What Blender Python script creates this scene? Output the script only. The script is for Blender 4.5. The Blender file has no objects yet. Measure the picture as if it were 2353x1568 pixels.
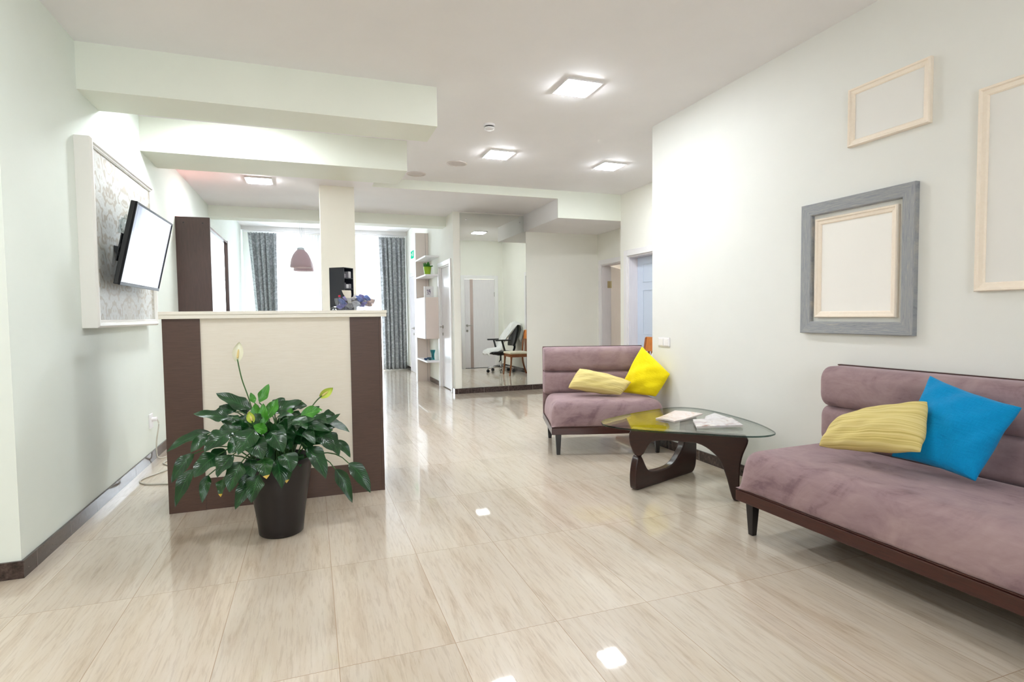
import bpy, bmesh, math, random
from mathutils import Vector, Matrix
random.seed(7)
S = bpy.context.scene
COL = S.collection

# ------------------------------------------------------------------ camera
def cam_axes(yaw, pitch, roll):
    cy, sy, cp, sp, cr, sr = math.cos(yaw), math.sin(yaw), math.cos(pitch), math.sin(pitch), math.cos(roll), math.sin(roll)
    f = Vector((sy*cp, cy*cp, sp)); r = Vector((cy, -sy, 0)); u = r.cross(f)
    return cr*r + sr*u, -sr*r + cr*u, f
cd = bpy.data.cameras.new('camera'); cam = bpy.data.objects.new('camera', cd); COL.objects.link(cam)
cd.sensor_width = 36; cd.lens = 1282.4/2353*36; cd.clip_start = .05; cd.clip_end = 200
_r, _u, _f = cam_axes(.3445, -.0462, -.0118)
cam.matrix_world = Matrix(((_r.x, _u.x, -_f.x, 0), (_r.y, _u.y, -_f.y, 0), (_r.z, _u.z, -_f.z, 1.177), (0, 0, 0, 1)))
S.camera = cam
# ------------------------------------------------------------------ sky, exposure
w = bpy.data.worlds.new('sky'); S.world = w; w.use_nodes = True
bg = w.node_tree.nodes['Background']; bg.inputs[0].default_value = (.86, .93, 1, 1); bg.inputs[1].default_value = 15.0
S.view_settings.view_transform = 'Standard'; S.view_settings.look = 'None'
S.view_settings.exposure = 0.22; S.view_settings.gamma = 1; S.view_settings.use_curve_mapping = False
S.cycles.use_denoising = True; S.cycles.use_adaptive_sampling = True; S.cycles.adaptive_threshold = .025; S.cycles.max_bounces = 9; S.cycles.diffuse_bounces = 5; S.cycles.glossy_bounces = 5
S.cycles.transparent_max_bounces = 12; S.cycles.sample_clamp_indirect = 8; S.cycles.caustics_reflective = False; S.cycles.caustics_refractive = False
FILL_LAMPS = ((-.35, 1.9, 1.0), (-2.7, 1.0, 1.0))   # unseen fill lamps added over the near room, relative brightness
LAMP = 123.0        # radiance of the square ceiling panels

# ------------------------------------------------------------------ helpers
def lin(c):
    return tuple(((x/255)/12.92 if x/255 <= .04045 else ((x/255+.055)/1.055)**2.4) for x in c) + (1,)
def bsdf(m): return m.node_tree.nodes['Principled BSDF']
def mat(name, col, rough=.5, metal=0, spec=.5, coat=0, sheen=0):
    m = bpy.data.materials.new(name); m.use_nodes = True; b = bsdf(m)
    b.inputs['Base Color'].default_value = lin(col); b.inputs['Roughness'].default_value = rough
    b.inputs['Metallic'].default_value = metal; b.inputs['Specular IOR Level'].default_value = spec
    b.inputs['Coat Weight'].default_value = coat; b.inputs['Sheen Weight'].default_value = sheen
    return m
def N(m, t, **k):
    n = m.node_tree.nodes.new(t)
    for a, v in k.items(): setattr(n, a, v)
    return n
def L(m, a, b): m.node_tree.links.new(a, b)
def val(m, n, i, v): n.inputs[i].default_value = v; return n
def coords(m, scale=(1, 1, 1), kind='Object', rot=(0, 0, 0)):
    tc = N(m, 'ShaderNodeTexCoord'); mp = N(m, 'ShaderNodeMapping'); L(m, tc.outputs[kind], mp.inputs[0])
    mp.inputs['Scale'].default_value = scale; mp.inputs['Rotation'].default_value = rot
    return mp.outputs[0]
def noise(m, vec, scale, detail=4, rough=.5, dist=0):
    n = N(m, 'ShaderNodeTexNoise'); L(m, vec, n.inputs['Vector']); n.inputs['Scale'].default_value = scale
    n.inputs['Detail'].default_value = detail; n.inputs['Roughness'].default_value = rough; n.inputs['Distortion'].default_value = dist
    return n.outputs['Fac']
def ramp(m, fac, stops):
    r = N(m, 'ShaderNodeValToRGB'); L(m, fac, r.inputs[0]); e = r.color_ramp.elements
    while len(e) < len(stops): e.new(.5)
    for k, (p, c) in enumerate(stops): e[k].position = p; e[k].color = lin(c)
    return r.outputs[0]
def math_(m, op, a, b=None):
    n = N(m, 'ShaderNodeMath', operation=op)
    for i, x in enumerate((a, b)):
        if x is None: continue
        if isinstance(x, (int, float)): n.inputs[i].default_value = x
        else: L(m, x, n.inputs[i])
    return n.outputs[0]
def mix(m, fac, a, b, blend='MIX'):
    n = N(m, 'ShaderNodeMix', data_type='RGBA', blend_type=blend)
    for i, x in ((0, fac), (6, a), (7, b)):
        if isinstance(x, (int, float)): n.inputs[i].default_value = x
        elif isinstance(x, tuple): n.inputs[i].default_value = lin(x)
        else: L(m, x, n.inputs[i])
    return n.outputs[2]
def bump(m, h, strength=.2, dist=.01):
    n = N(m, 'ShaderNodeBump'); L(m, h, n.inputs['Height']); n.inputs['Strength'].default_value = strength; n.inputs['Distance'].default_value = dist
    L(m, n.outputs[0], bsdf(m).inputs['Normal'])
def noisy(name, a, b, scale=(1, 1, 1), ns=8, rough=.5, bs=.0, bd=.002, detail=5, **k):
    m = mat(name, a, rough, **k); v = coords(m, scale); f = noise(m, v, ns, detail)
    L(m, ramp(m, f, [(.3, a), (.7, b)]), bsdf(m).inputs['Base Color'])
    if bs: bump(m, f, bs, bd)
    return m

def box(bm, x0, x1, y0, y1, z0, z1, mi=0):
    v = [bm.verts.new(p) for p in ((x0,y0,z0),(x1,y0,z0),(x1,y1,z0),(x0,y1,z0),(x0,y0,z1),(x1,y0,z1),(x1,y1,z1),(x0,y1,z1))]
    for q in ((3,2,1,0),(4,5,6,7),(0,1,5,4),(1,2,6,5),(2,3,7,6),(3,0,4,7)):
        bm.faces.new([v[i] for i in q]).material_index = mi
    return v
def prism(bm, pts, f0, f1, mi=0, side=None):
    """closed outline pts (2d), f0 and f1 map a 2d point to the two 3d caps"""
    a = [bm.verts.new(f0(*p)) for p in pts]; b = [bm.verts.new(f1(*p)) for p in pts]
    n = len(pts); bm.faces.new(a[::-1]).material_index = mi; bm.faces.new(b).material_index = mi
    for i in range(n):
        bm.faces.new((a[i], a[(i+1) % n], b[(i+1) % n], b[i])).material_index = mi if side is None else side
def tube(bm, pts, rad, n=8, mi=0, cap=True):
    pts = [Vector(p) for p in pts]; rings = []
    for i, p in enumerate(pts):
        t = (pts[min(i+1, len(pts)-1)] - pts[max(i-1, 0)]).normalized()
        a = t.cross(Vector((0, 0, 1)));
        if a.length < .05: a = t.cross(Vector((0, 1, 0)))
        a.normalize(); b = t.cross(a); r = rad[i] if isinstance(rad, (list, tuple)) else rad
        rings.append([bm.verts.new(p + r*(math.cos(6.2832*k/n)*a + math.sin(6.2832*k/n)*b)) for k in range(n)])
    for A, B in zip(rings, rings[1:]):
        for k in range(n): bm.faces.new((A[k], B[k], B[(k+1) % n], A[(k+1) % n])).material_index = mi
    if cap: bm.faces.new(rings[0]).material_index = mi; bm.faces.new(rings[-1][::-1]).material_index = mi
def lathe(bm, prof, c=(0, 0, 0), n=32, mi=0, sx=1, sy=1):
    rings = []
    for r, z in prof:
        rings.append([bm.verts.new((c[0]+sx*r*math.cos(6.2832*k/n), c[1]+sy*r*math.sin(6.2832*k/n), c[2]+z)) for k in range(n)] if r > 1e-6 else [bm.verts.new((c[0], c[1], c[2]+z))])
    for A, B in zip(rings, rings[1:]):
        for k in range(n):
            j = (k+1) % n
            if len(A) == 1 and len(B) == 1: continue
            f = (A[0], B[j], B[k]) if len(A) == 1 else ((A[k], A[j], B[0]) if len(B) == 1 else (A[k], A[j], B[j], B[k]))
            bm.faces.new(f).material_index = mi
def bez(a, c, b, n=8):
    a, c, b = Vector(a), Vector(c), Vector(b)
    return [(1-t)**2*a + 2*t*(1-t)*c + t*t*b for t in (i/n for i in range(n+1))]
def smoothpath(pts, k=6):
    P = [Vector(p) for p in pts]; out = []
    for i in range(len(P)-1):
        p0, p1, p2, p3 = P[max(i-1, 0)], P[i], P[i+1], P[min(i+2, len(P)-1)]
        for j in range(k):
            t = j/k; out.append(.5*((2*p1)+(p2-p0)*t+(2*p0-5*p1+4*p2-p3)*t*t+(3*p1-p0-3*p2+p3)*t**3))
    return out + [P[-1]]

def obj(name, bm, mats, parent=None, smooth=False, bevel=0, seg=2, subsurf=0, label=None, auto=None):
    bmesh.ops.recalc_face_normals(bm, faces=bm.faces[:])
    me = bpy.data.meshes.new(name); bm.to_mesh(me); bm.free()
    for m in (mats if isinstance(mats, (list, tuple)) else [mats]): me.materials.append(m)
    o = bpy.data.objects.new(name, me); COL.objects.link(o)
    if smooth:
        for p in me.polygons: p.use_smooth = True
        if auto is not None: me.set_sharp_from_angle(angle=math.radians(auto))
    if bevel:
        b = o.modifiers.new('bevel', 'BEVEL'); b.width = bevel; b.segments = seg; b.limit_method = 'ANGLE'; b.angle_limit = math.radians(40); b.harden_normals = False
    if subsurf:
        s = o.modifiers.new('subsurf', 'SUBSURF'); s.levels = s.render_levels = subsurf
    if parent: o.parent = parent
    if label: o['label'] = label
    return o
def BM(): return bmesh.new()
def boxobj(name, m, x0, x1, y0, y1, z0, z1, parent=None, bevel=0, seg=2, label=None, smooth=False):
    bm = BM(); box(bm, x0, x1, y0, y1, z0, z1)
    return obj(name, bm, m, parent, bevel=bevel, seg=seg, label=label, smooth=smooth)
def tag(o, label, cat, group=None, kind=None):
    o['label'] = label; o['category'] = cat
    if group: o['group'] = group
    if kind: o['kind'] = kind
    return o
def thing(name, label, cat, loc=(0, 0, 0), rz=0, group=None, rot=None):
    o = bpy.data.objects.new(name, None); COL.objects.link(o); o.empty_display_size = .1
    o.location = loc; o.rotation_euler = rot or (0, 0, rz)
    return tag(o, label, cat, group)
def setting(name, loc=(0, 0, 0), rz=0):
    o = bpy.data.objects.new(name, None); COL.objects.link(o); o.empty_display_size = .1
    o.location = loc; o.rotation_euler = (0, 0, rz); o['kind'] = 'structure'
    return o
def struct(name, bm, m, **k):
    o = obj(name, bm, m, **k)
    if not k.get('parent'): o['kind'] = 'structure'
    return o
def dup(root, loc=None, rz=None, label=None):
    r = root.copy(); COL.objects.link(r)
    for ch in list(root.children):
        c = ch.copy(); COL.objects.link(c); c.parent = r
        for g in ch.children:
            d = g.copy(); COL.objects.link(d); d.parent = c
    if loc: r.location = loc
    if rz is not None: r.rotation_euler[2] = rz
    if label: r['label'] = label
    return r
# ------------------------------------------------------------------ materials
def plaster(name, a, b, rough=.65):
    m = mat(name, a, rough, spec=.25); v = coords(m); f = noise(m, v, 3.0, 3)
    L(m, ramp(m, f, [(.35, a), (.65, b)]), bsdf(m).inputs['Base Color']); bump(m, noise(m, v, 180, 3), .04, .002)
    return m
M_WALL = plaster('wall_paint', (244, 243, 234), (242, 241, 232), .6)
M_RIGHT = plaster('wall_paint_dimmed', (234, 234, 229), (232, 232, 227), .6)  # wall paint darkened here to offset the strong lamp light
M_MINT = plaster('left_wall_paint', (236, 243, 236), (234, 241, 234), .6)
M_CEIL = plaster('ceiling_paint', (245, 243, 244), (243, 241, 242), .7)
M_BEAM = plaster('beam_paint', (238, 241, 230), (236, 239, 228), .6)
M_CREAM = plaster('cream_paint', (243, 239, 226), (241, 237, 224), .6)
M_YELLOWW = plaster('entrance_paint', (234, 226, 196), (232, 224, 194), .6)
M_GREY = plaster('room_paint', (190, 180, 170), (186, 176, 166), .7)
M_WHITE = mat('white_lacquer', (240, 238, 238), .3)
M_DOOR = noisy('white_door_veneer', (236, 232, 234), (228, 223, 226), (30, 30, 1.5), 3, .28)
M_CHROME = mat('chrome', (215, 215, 218), .12, 1)
M_STEEL = mat('brushed_nickel', (180, 175, 168), .3, 1)
M_BLACK = mat('black_plastic', (22, 22, 25), .35)
M_MIRROR = mat('mirror_silver', (236, 240, 236), .01, 1)

def tile_floor():
    m = mat('floor_tile', (205, 190, 170), .1, spec=.5); b = bsdf(m)
    tc = N(m, 'ShaderNodeTexCoord'); sx = N(m, 'ShaderNodeSeparateXYZ'); L(m, tc.outputs['Object'], sx.inputs[0])
    x = math_(m, 'DIVIDE', math_(m, 'SUBTRACT', sx.outputs[0], -1.1424), .4)
    y = math_(m, 'DIVIDE', math_(m, 'SUBTRACT', sx.outputs[1], 1.915), .806)
    fx, fy = math_(m, 'FRACT', x), math_(m, 'FRACT', y)
    ex = math_(m, 'MULTIPLY', math_(m, 'MINIMUM', fx, math_(m, 'SUBTRACT', 1, fx)), .4)
    ey = math_(m, 'MULTIPLY', math_(m, 'MINIMUM', fy, math_(m, 'SUBTRACT', 1, fy)), .806)
    e = math_(m, 'MINIMUM', ex, ey)
    grout = math_(m, 'LESS_THAN', e, .0013)
    cell = N(m, 'ShaderNodeCombineXYZ'); L(m, math_(m, 'FLOOR', x), cell.inputs[0]); L(m, math_(m, 'FLOOR', y), cell.inputs[1])
    wn = N(m, 'ShaderNodeTexWhiteNoise', noise_dimensions='2D'); L(m, cell.outputs[0], wn.inputs['Vector'])
    off = N(m, 'ShaderNodeVectorMath', operation='SCALE'); L(m, wn.outputs['Color'], off.inputs[0]); off.inputs['Scale'].default_value = 17
    rot = N(m, 'ShaderNodeMapping'); L(m, tc.outputs['Object'], rot.inputs[0]); rot.inputs['Rotation'].default_value = (0, 0, .16); rot.inputs['Scale'].default_value = (1, .085, 1)
    ad = N(m, 'ShaderNodeVectorMath', operation='ADD'); L(m, rot.outputs[0], ad.inputs[0]); L(m, off.outputs[0], ad.inputs[1])
    v = ad.outputs[0]
    n1 = noise(m, v, 4.5, 6, .6, .9); n2 = noise(m, v, 15, 7, .68, .7); n3 = noise(m, v, 90, 4, .6, .3)
    base = ramp(m, n1, [(.3, (203, 182, 154)), (.45, (222, 206, 184)), (.6, (229, 216, 198)), (.75, (218, 204, 186))])
    str_ = ramp(m, n2, [(.34, (190, 162, 130)), (.45, (226, 210, 188)), (.6, (236, 225, 210)), (.72, (210, 188, 160))])
    c = mix(m, .45, base, str_)
    fine = ramp(m, n3, [(.36, (206, 192, 175)), (.5, (240, 235, 227))])
    c = mix(m, .5, c, fine, 'MULTIPLY')
    br = N(m, 'ShaderNodeHueSaturation'); L(m, c, br.inputs['Color']); L(m, math_(m, 'ADD', .815, math_(m, 'MULTIPLY', wn.outputs['Value'], .08)), br.inputs['Value']); br.inputs['Saturation'].default_value = .88
    c = mix(m, grout, br.outputs[0], (168, 143, 116))
    L(m, c, b.inputs['Base Color'])
    b.inputs['Roughness'].default_value = .34; b.inputs['Specular IOR Level'].default_value = .35; b.inputs['Coat Weight'].default_value = .85
    L(m, math_(m, 'ADD', .015, math_(m, 'MULTIPLY', n3, .04)), b.inputs['Coat Roughness'])
    hgt = math_(m, 'MULTIPLY', math_(m, 'MINIMUM', e, .003), 300)
    hh = math_(m, 'ADD', math_(m, 'MULTIPLY', hgt, .9), math_(m, 'MULTIPLY', noise(m, tc.outputs['Object'], 5, 2), .6))
    bump(m, hh, .12, .003)
    return m
M_FLOOR = tile_floor()

def base_tile(axis, off=0):
    m = mat('baseboard_tile', (62, 50, 46), .12); b = bsdf(m)
    tc = N(m, 'ShaderNodeTexCoord'); sx = N(m, 'ShaderNodeSeparateXYZ'); L(m, tc.outputs['Object'], sx.inputs[0])
    f = math_(m, 'FRACT', math_(m, 'DIVIDE', math_(m, 'SUBTRACT', sx.outputs[axis], off), .4))
    e = math_(m, 'LESS_THAN', math_(m, 'MINIMUM', f, math_(m, 'SUBTRACT', 1, f)), .005)
    n = noise(m, tc.outputs['Object'], 40, 6, .7)
    c = ramp(m, n, [(.35, (40, 32, 30)), (.55, (74, 60, 56)), (.7, (96, 80, 74))])
    L(m, mix(m, e, c, (140, 130, 122)), b.inputs['Base Color'])
    return m
M_BASE_X, M_BASE_Y = base_tile(0, .06), base_tile(1, .05)

def wood(name, a, b, scale=(1, 14, 14), ns=5, rough=.35, bs=.05):
    m = mat(name, a, rough); v = coords(m, scale)
    f = noise(m, v, ns, 7, .65, .8); L(m, ramp(m, f, [(.3, a), (.7, b)]), bsdf(m).inputs['Base Color'])
    if bs: bump(m, f, bs, .002)
    return m
M_WENGE = wood('wenge_laminate', (68, 47, 38), (92, 67, 55), (1.6, 1.6, 60), 6, .45)
M_OAKW = wood('bleached_laminate', (228, 219, 202), (238, 231, 218), (1.6, 1.6, 60), 6, .45)
M_TOPW = wood('cream_worktop', (238, 232, 218), (243, 238, 226), (1.5, 40, 40), 5, .4, .02)
M_PANELD = wood('dark_brown_melamine', (64, 46, 41), (78, 57, 51), (12, 12, 1), 6, .4)
M_MAHOG = wood('mahogany', (34, 15, 12), (52, 25, 19), (2.5, 2.5, 20), 6, .3, .02)
M_SOFAW = wood('sofa_wood', (50, 22, 17), (72, 34, 26), (2, 2, 26), 6, .3)
M_LEG = mat('ebony_leg', (24, 18, 18), .35)
M_CHAIRW = wood('honey_wood', (176, 98, 34), (206, 126, 52), (8, 8, 2), 4, .35)
M_CHAIRD = wood('chestnut_wood', (128, 70, 34), (150, 88, 46), (10, 10, 2), 4, .35)
M_FRAMEC = wood('cream_moulding', (248, 236, 220), (244, 230, 212), (20, 20, 20), 3, .5, .03)
M_PINE = mat('shelf_laminate', (228, 214, 206), .5)
M_PINEL = mat('shelf_daylit_face', (242, 240, 242), .4)  # whiter copy: daylight put into the colour of the window-facing parts

def grey_wood(rotz):
    m = mat('weathered_grey_wood', (150, 155, 160), .6); v = coords(m, (1, 1, 1) if rotz is None else rotz)
    f = noise(m, v, 4, 7, .75, .6)
    L(m, ramp(m, f, [(.28, (112, 116, 122)), (.45, (146, 150, 155)), (.58, (160, 160, 160)), (.72, (190, 184, 172))]), bsdf(m).inputs['Base Color']); bump(m, f, .5, .003)
    return m
M_GREYH, M_GREYV = grey_wood((1, 3, 50)), grey_wood((1, 50, 3))

def velvet():
    m = mat('mauve_velvet', (160, 138, 142), .85, sheen=.35, spec=.2); b = bsdf(m); b.inputs['Sheen Roughness'].default_value = .4
    b.inputs['Sheen Tint'].default_value = lin((235, 215, 220))
    v = coords(m, (1, 1, 1)); f = noise(m, v, 4.2, 5, .62, 1.4); g = noise(m, coords(m, (1.5, 5, 5)), 6, 4, .6, .8)
    mx = math_(m, 'ADD', math_(m, 'MULTIPLY', f, .7), math_(m, 'MULTIPLY', g, .3))
    L(m, ramp(m, mx, [(.34, (122, 98, 103)), (.44, (146, 122, 126)), (.55, (156, 132, 134)), (.7, (166, 143, 143))]), b.inputs['Base Color'])
    bump(m, noise(m, v, 260, 2), .08, .002)
    return m
M_VELVET = velvet()

def linen(name, a, b, ns=1.0):
    m = mat(name, a, .85, spec=.15, sheen=.1); tc = N(m, 'ShaderNodeTexCoord')
    mp = N(m, 'ShaderNodeMapping'); L(m, tc.outputs['UV'], mp.inputs[0]); mp.inputs['Scale'].default_value = (4, 60, 1)
    mq = N(m, 'ShaderNodeMapping'); L(m, tc.outputs['UV'], mq.inputs[0]); mq.inputs['Scale'].default_value = (60, 4, 1)
    f = math_(m, 'MULTIPLY', math_(m, 'ADD', noise(m, mp.outputs[0], 3, 4), noise(m, mq.outputs[0], 3, 4)), .5)
    L(m, ramp(m, f, [(.38, a), (.62, b)]), bsdf(m).inputs['Base Color'])
    cr = N(m, 'ShaderNodeMapping'); L(m, tc.outputs['UV'], cr.inputs[0]); cr.inputs['Scale'].default_value = (2.2, 7, 1); cr.inputs['Rotation'].default_value = (0, 0, .25)
    h = math_(m, 'ADD', math_(m, 'MULTIPLY', noise(m, cr.outputs[0], 2.6, 3, .5, 1.2), 1.0), math_(m, 'MULTIPLY', f, .15))
    bump(m, h, .4, .008)
    return m
M_BLUE = linen('turquoise_linen', (0, 132, 190), (6, 146, 204))
M_YELLOW = linen('yellow_linen', (238, 214, 8), (246, 226, 28))
def striped(name):
    m = mat(name, (205, 185, 110), .85, spec=.15); tc = N(m, 'ShaderNodeTexCoord')
    sx = N(m, 'ShaderNodeSeparateXYZ'); L(m, tc.outputs['UV'], sx.inputs[0])
    mp = N(m, 'ShaderNodeMapping'); L(m, tc.outputs['UV'], mp.inputs[0]); mp.inputs['Scale'].default_value = (.35, 26, 1)
    f = noise(m, mp.outputs[0], 1.4, 2, .5)
    L(m, ramp(m, f, [(.36, (190, 170, 100)), (.47, (216, 198, 130)), (.56, (224, 208, 146)), (.68, (202, 183, 112))]), bsdf(m).inputs['Base Color'])
    cr = N(m, 'ShaderNodeMapping'); L(m, tc.outputs['UV'], cr.inputs[0]); cr.inputs['Scale'].default_value = (3, 4, 1)
    bump(m, math_(m, 'ADD', noise(m, cr.outputs[0], 2.2, 3, .5, 1), math_(m, 'MULTIPLY', f, .05)), .22, .010)
    return m
M_STRIPE = striped('striped_beige_cotton')

def damask(name, cols, rep, rough=.6, bs=0, lines=False):
    """mirrored ornamental scrollwork, woven into the cloth"""
    m = mat(name, cols[1], rough, spec=.3); tc = N(m, 'ShaderNodeTexCoord'); sx = N(m, 'ShaderNodeSeparateXYZ'); L(m, tc.outputs['UV'], sx.inputs[0])
    px = math_(m, 'PINGPONG', sx.outputs[0], rep[0]); py = math_(m, 'MODULO', math_(m, 'ADD', sx.outputs[1], 10), rep[1])
    cv = N(m, 'ShaderNodeCombineXYZ'); L(m, px, cv.inputs[0]); L(m, py, cv.inputs[1])
    wv = N(m, 'ShaderNodeTexWave', wave_type='RINGS', rings_direction='SPHERICAL'); L(m, cv.outputs[0], wv.inputs['Vector'])
    wv.inputs['Scale'].default_value = 2.4; wv.inputs['Distortion'].default_value = 14; wv.inputs['Detail'].default_value = 2.5; wv.inputs['Detail Scale'].default_value = 3.2
    n = noise(m, cv.outputs[0], 8, 3, .55, 2.2)
    h = math_(m, 'ADD', math_(m, 'MULTIPLY', wv.outputs['Fac'], .55), math_(m, 'MULTIPLY', n, .45))
    big = noise(m, cv.outputs[0], 3.5, 2, .5, .6)
    c = ramp(m, h, [(.30, cols[1]), (.42, cols[2]), (.475, cols[2]), (.50, cols[0]), (.53, cols[1]), (.70, cols[2])]) if lines else ramp(m, h, [(.25, cols[0]), (.38, cols[1]), (.55, cols[2]), (.66, cols[1]), (.78, cols[2])])
    c = mix(m, math_(m, 'MULTIPLY', ramp(m, big, [(.45, (0, 0, 0)), (.55, (255, 255, 255))]), .35), c, cols[3])
    L(m, c, bsdf(m).inputs['Base Color'])
    if bs: bump(m, h, bs, .002)
    return m
M_DAMASK = damask('silver_damask', [(168, 160, 146), (190, 190, 184), (204, 206, 202), (192, 184, 168)], (.32, .60), rough=.45, bs=.25)
M_CURTAIN = damask('slate_damask', [(72, 74, 78), (152, 156, 159), (192, 196, 200), (150, 152, 154)], (.36, .70), rough=.6, lines=True)

def sheer_mat():
    m = bpy.data.materials.new('white_voile'); m.use_nodes = True; nt = m.node_tree; nt.nodes.clear()
    o = N(m, 'ShaderNodeOutputMaterial'); t = N(m, 'ShaderNodeBsdfTranslucent'); d = N(m, 'ShaderNodeBsdfDiffuse'); p = N(m, 'ShaderNodeBsdfTransparent')
    for x in (t, d): x.inputs[0].default_value = (.92, .94, .97, 1)
    a = N(m, 'ShaderNodeMixShader'); a.inputs[0].default_value = .3; L(m, t.outputs[0], a.inputs[1]); L(m, d.outputs[0], a.inputs[2])
    b = N(m, 'ShaderNodeMixShader'); b.inputs[0].default_value = .62; L(m, p.outputs[0], b.inputs[1]); L(m, a.outputs[0], b.inputs[2])
    L(m, b.outputs[0], o.inputs[0])
    return m
M_SHEER = sheer_mat()
def thin_glass(name, tint, ior=1.5, rough=.0):
    m = bpy.data.materials.new(name); m.use_nodes = True; m.node_tree.nodes.clear()
    o = N(m, 'ShaderNodeOutputMaterial'); t = N(m, 'ShaderNodeBsdfTransparent'); t.inputs[0].default_value = tint
    g = N(m, 'ShaderNodeBsdfGlossy'); g.inputs['Roughness'].default_value = rough
    f = N(m, 'ShaderNodeFresnel'); gm = N(m, 'ShaderNodeNewGeometry')      # same reflectance from either side of the sheet
    L(m, math_(m, 'ADD', ior, math_(m, 'MULTIPLY', gm.outputs['Backfacing'], 1/ior-ior)), f.inputs[0])
    x = N(m, 'ShaderNodeMixShader'); L(m, f.outputs[0], x.inputs[0]); L(m, t.outputs[0], x.inputs[1]); L(m, g.outputs[0], x.inputs[2]); L(m, x.outputs[0], o.inputs[0])
    return m
M_GLASS = thin_glass('clear_table_glass', (.95, .98, .965, 1)); M_GEDGE = thin_glass('green_glass_edge', (.12, .20, .18, 1))
M_PANE = thin_glass('window_glass', (.97, .98, .98, 1)); M_CRYSTAL = thin_glass('crystal_glass', (.86, .88, .92, 1), 1.7, .05)
M_FILM = thin_glass('clear_film', (.85, .88, .88, 1), 1.6, .12); M_TEAL = thin_glass('teal_glass', (.10, .62, .66, 1), 1.6, .05)
def glow(name, col, s):
    m = bpy.data.materials.new(name); m.use_nodes = True; m.node_tree.nodes.clear()
    o = N(m, 'ShaderNodeOutputMaterial'); e = N(m, 'ShaderNodeEmission'); e.inputs[0].default_value = col; e.inputs[1].default_value = s; L(m, e.outputs[0], o.inputs[0])
    return m
M_LAMP = glow('led_diffuser', (.91, .955, 1, 1), LAMP)
M_PINK = glow('pink_led', (1, .40, .34, 1), 75)
M_EXIT = glow('exit_green', (.02, .75, .45, 1), .9)

def leaf_mat(name, a, b, vein, tip=None):
    m = mat(name, a, .28, spec=.5); tc = N(m, 'ShaderNodeTexCoord'); sx = N(m, 'ShaderNodeSeparateXYZ'); L(m, tc.outputs['UV'], sx.inputs[0])
    u, v = sx.outputs[0], sx.outputs[1]
    av = math_(m, 'ABSOLUTE', math_(m, 'SUBTRACT', v, .5))
    w_ = math_(m, 'SINE', math_(m, 'MULTIPLY', math_(m, 'SUBTRACT', u, math_(m, 'MULTIPLY', av, .55)), 75))
    w1 = math_(m, 'ADD', math_(m, 'MULTIPLY', w_, .5), .5)
    n = noise(m, tc.outputs['Object'], 14, 3)
    c = mix(m, math_(m, 'MULTIPLY', w1, .16), ramp(m, n, [(.35, a), (.65, b)]), vein)
    c = mix(m, math_(m, 'LESS_THAN', av, .018), c, vein)
    if tip:
        e = math_(m, 'GREATER_THAN', math_(m, 'ADD', u, math_(m, 'MULTIPLY', n, .1)), .93); c = mix(m, e, c, tip)
    L(m, c, bsdf(m).inputs['Base Color']); bump(m, w1, .16, .003)
    bsdf(m).inputs['Subsurface Weight'].default_value = 0
    return m
M_LEAF = leaf_mat('spathiphyllum_leaf', (10, 42, 18), (22, 66, 26), (44, 96, 46))
M_LEAFB = leaf_mat('young_leaf', (44, 112, 26), (66, 140, 36), (92, 164, 56))
M_LEAFT = leaf_mat('leaf_with_dry_tip', (14, 48, 18), (32, 76, 26), (48, 98, 44), (196, 164, 60))
M_STEM = mat('leaf_stalk', (58, 96, 44), .45); M_SPATHE = mat('white_spathe', (236, 236, 214), .5); M_SPATHEG = mat('lime_spathe', (196, 214, 92), .5); M_SPADIX = mat('spadix', (222, 200, 140), .7)
M_POT = mat('dark_planter', (27, 21, 21), .4); M_SOIL = noisy('potting_soil', (30, 22, 18), (52, 40, 32), ns=40, rough=.9, bs=.5)
# ------------------------------------------------------------------ the room shell
XL, XR, ZC, ZH = -1.28, 2.897, 2.835, 2.725
Y1, YRET, YH, YM, YW = 3.127, 4.316, 6.885, 8.16, 12.75
XD, XN, XS = 4.1, 4.43, 2.015
def sbox(name, m, *b):
    bm = BM()
    for q in (b if isinstance(b[0], tuple) else (b,)): box(bm, *q)
    return struct(name, bm, m)
sbox('floor', M_FLOOR, -4.4, 6.2, -3, 13, -.12, 0)
sbox('ceiling', M_CEIL, -4.4, 6.2, -3, YH, ZC, ZC+.4)
sbox('wall_left', M_MINT, (XL-.22, XL, Y1, 13, 0, 3.2))
sbox('wall_entrance', M_YELLOWW, (-4.4, XL-.22, Y1, Y1+.2, 0, 3.2))
sbox('wall_west', M_CREAM, -4.4, -4.2, -3, Y1+.2, 0, 3.2)
sbox('wall_rear', M_CREAM, (-4.4, -.9, -3, -2.8, 0, 3.2), (.9, 3.2, -3, -2.8, 0, 3.2), (-.9, .9, -3, -2.8, 0, 1.1), (-.9, .9, -3, -2.8, 2.3, 3.2))
sbox('wall_right', M_RIGHT, (XR, XR+.22, -3, YRET, 0, 3.2))
# return wall behind the right corner, with the white door seen in the mirror
sbox('wall_return', M_WALL, (XR+.22, 3.195, YRET-.2, YRET, 0, 3.2), (3.90, 4.3, YRET-.2, YRET, 0, 3.2), (3.195, 3.90, YRET-.2, YRET, 1.99, 3.2))
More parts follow.
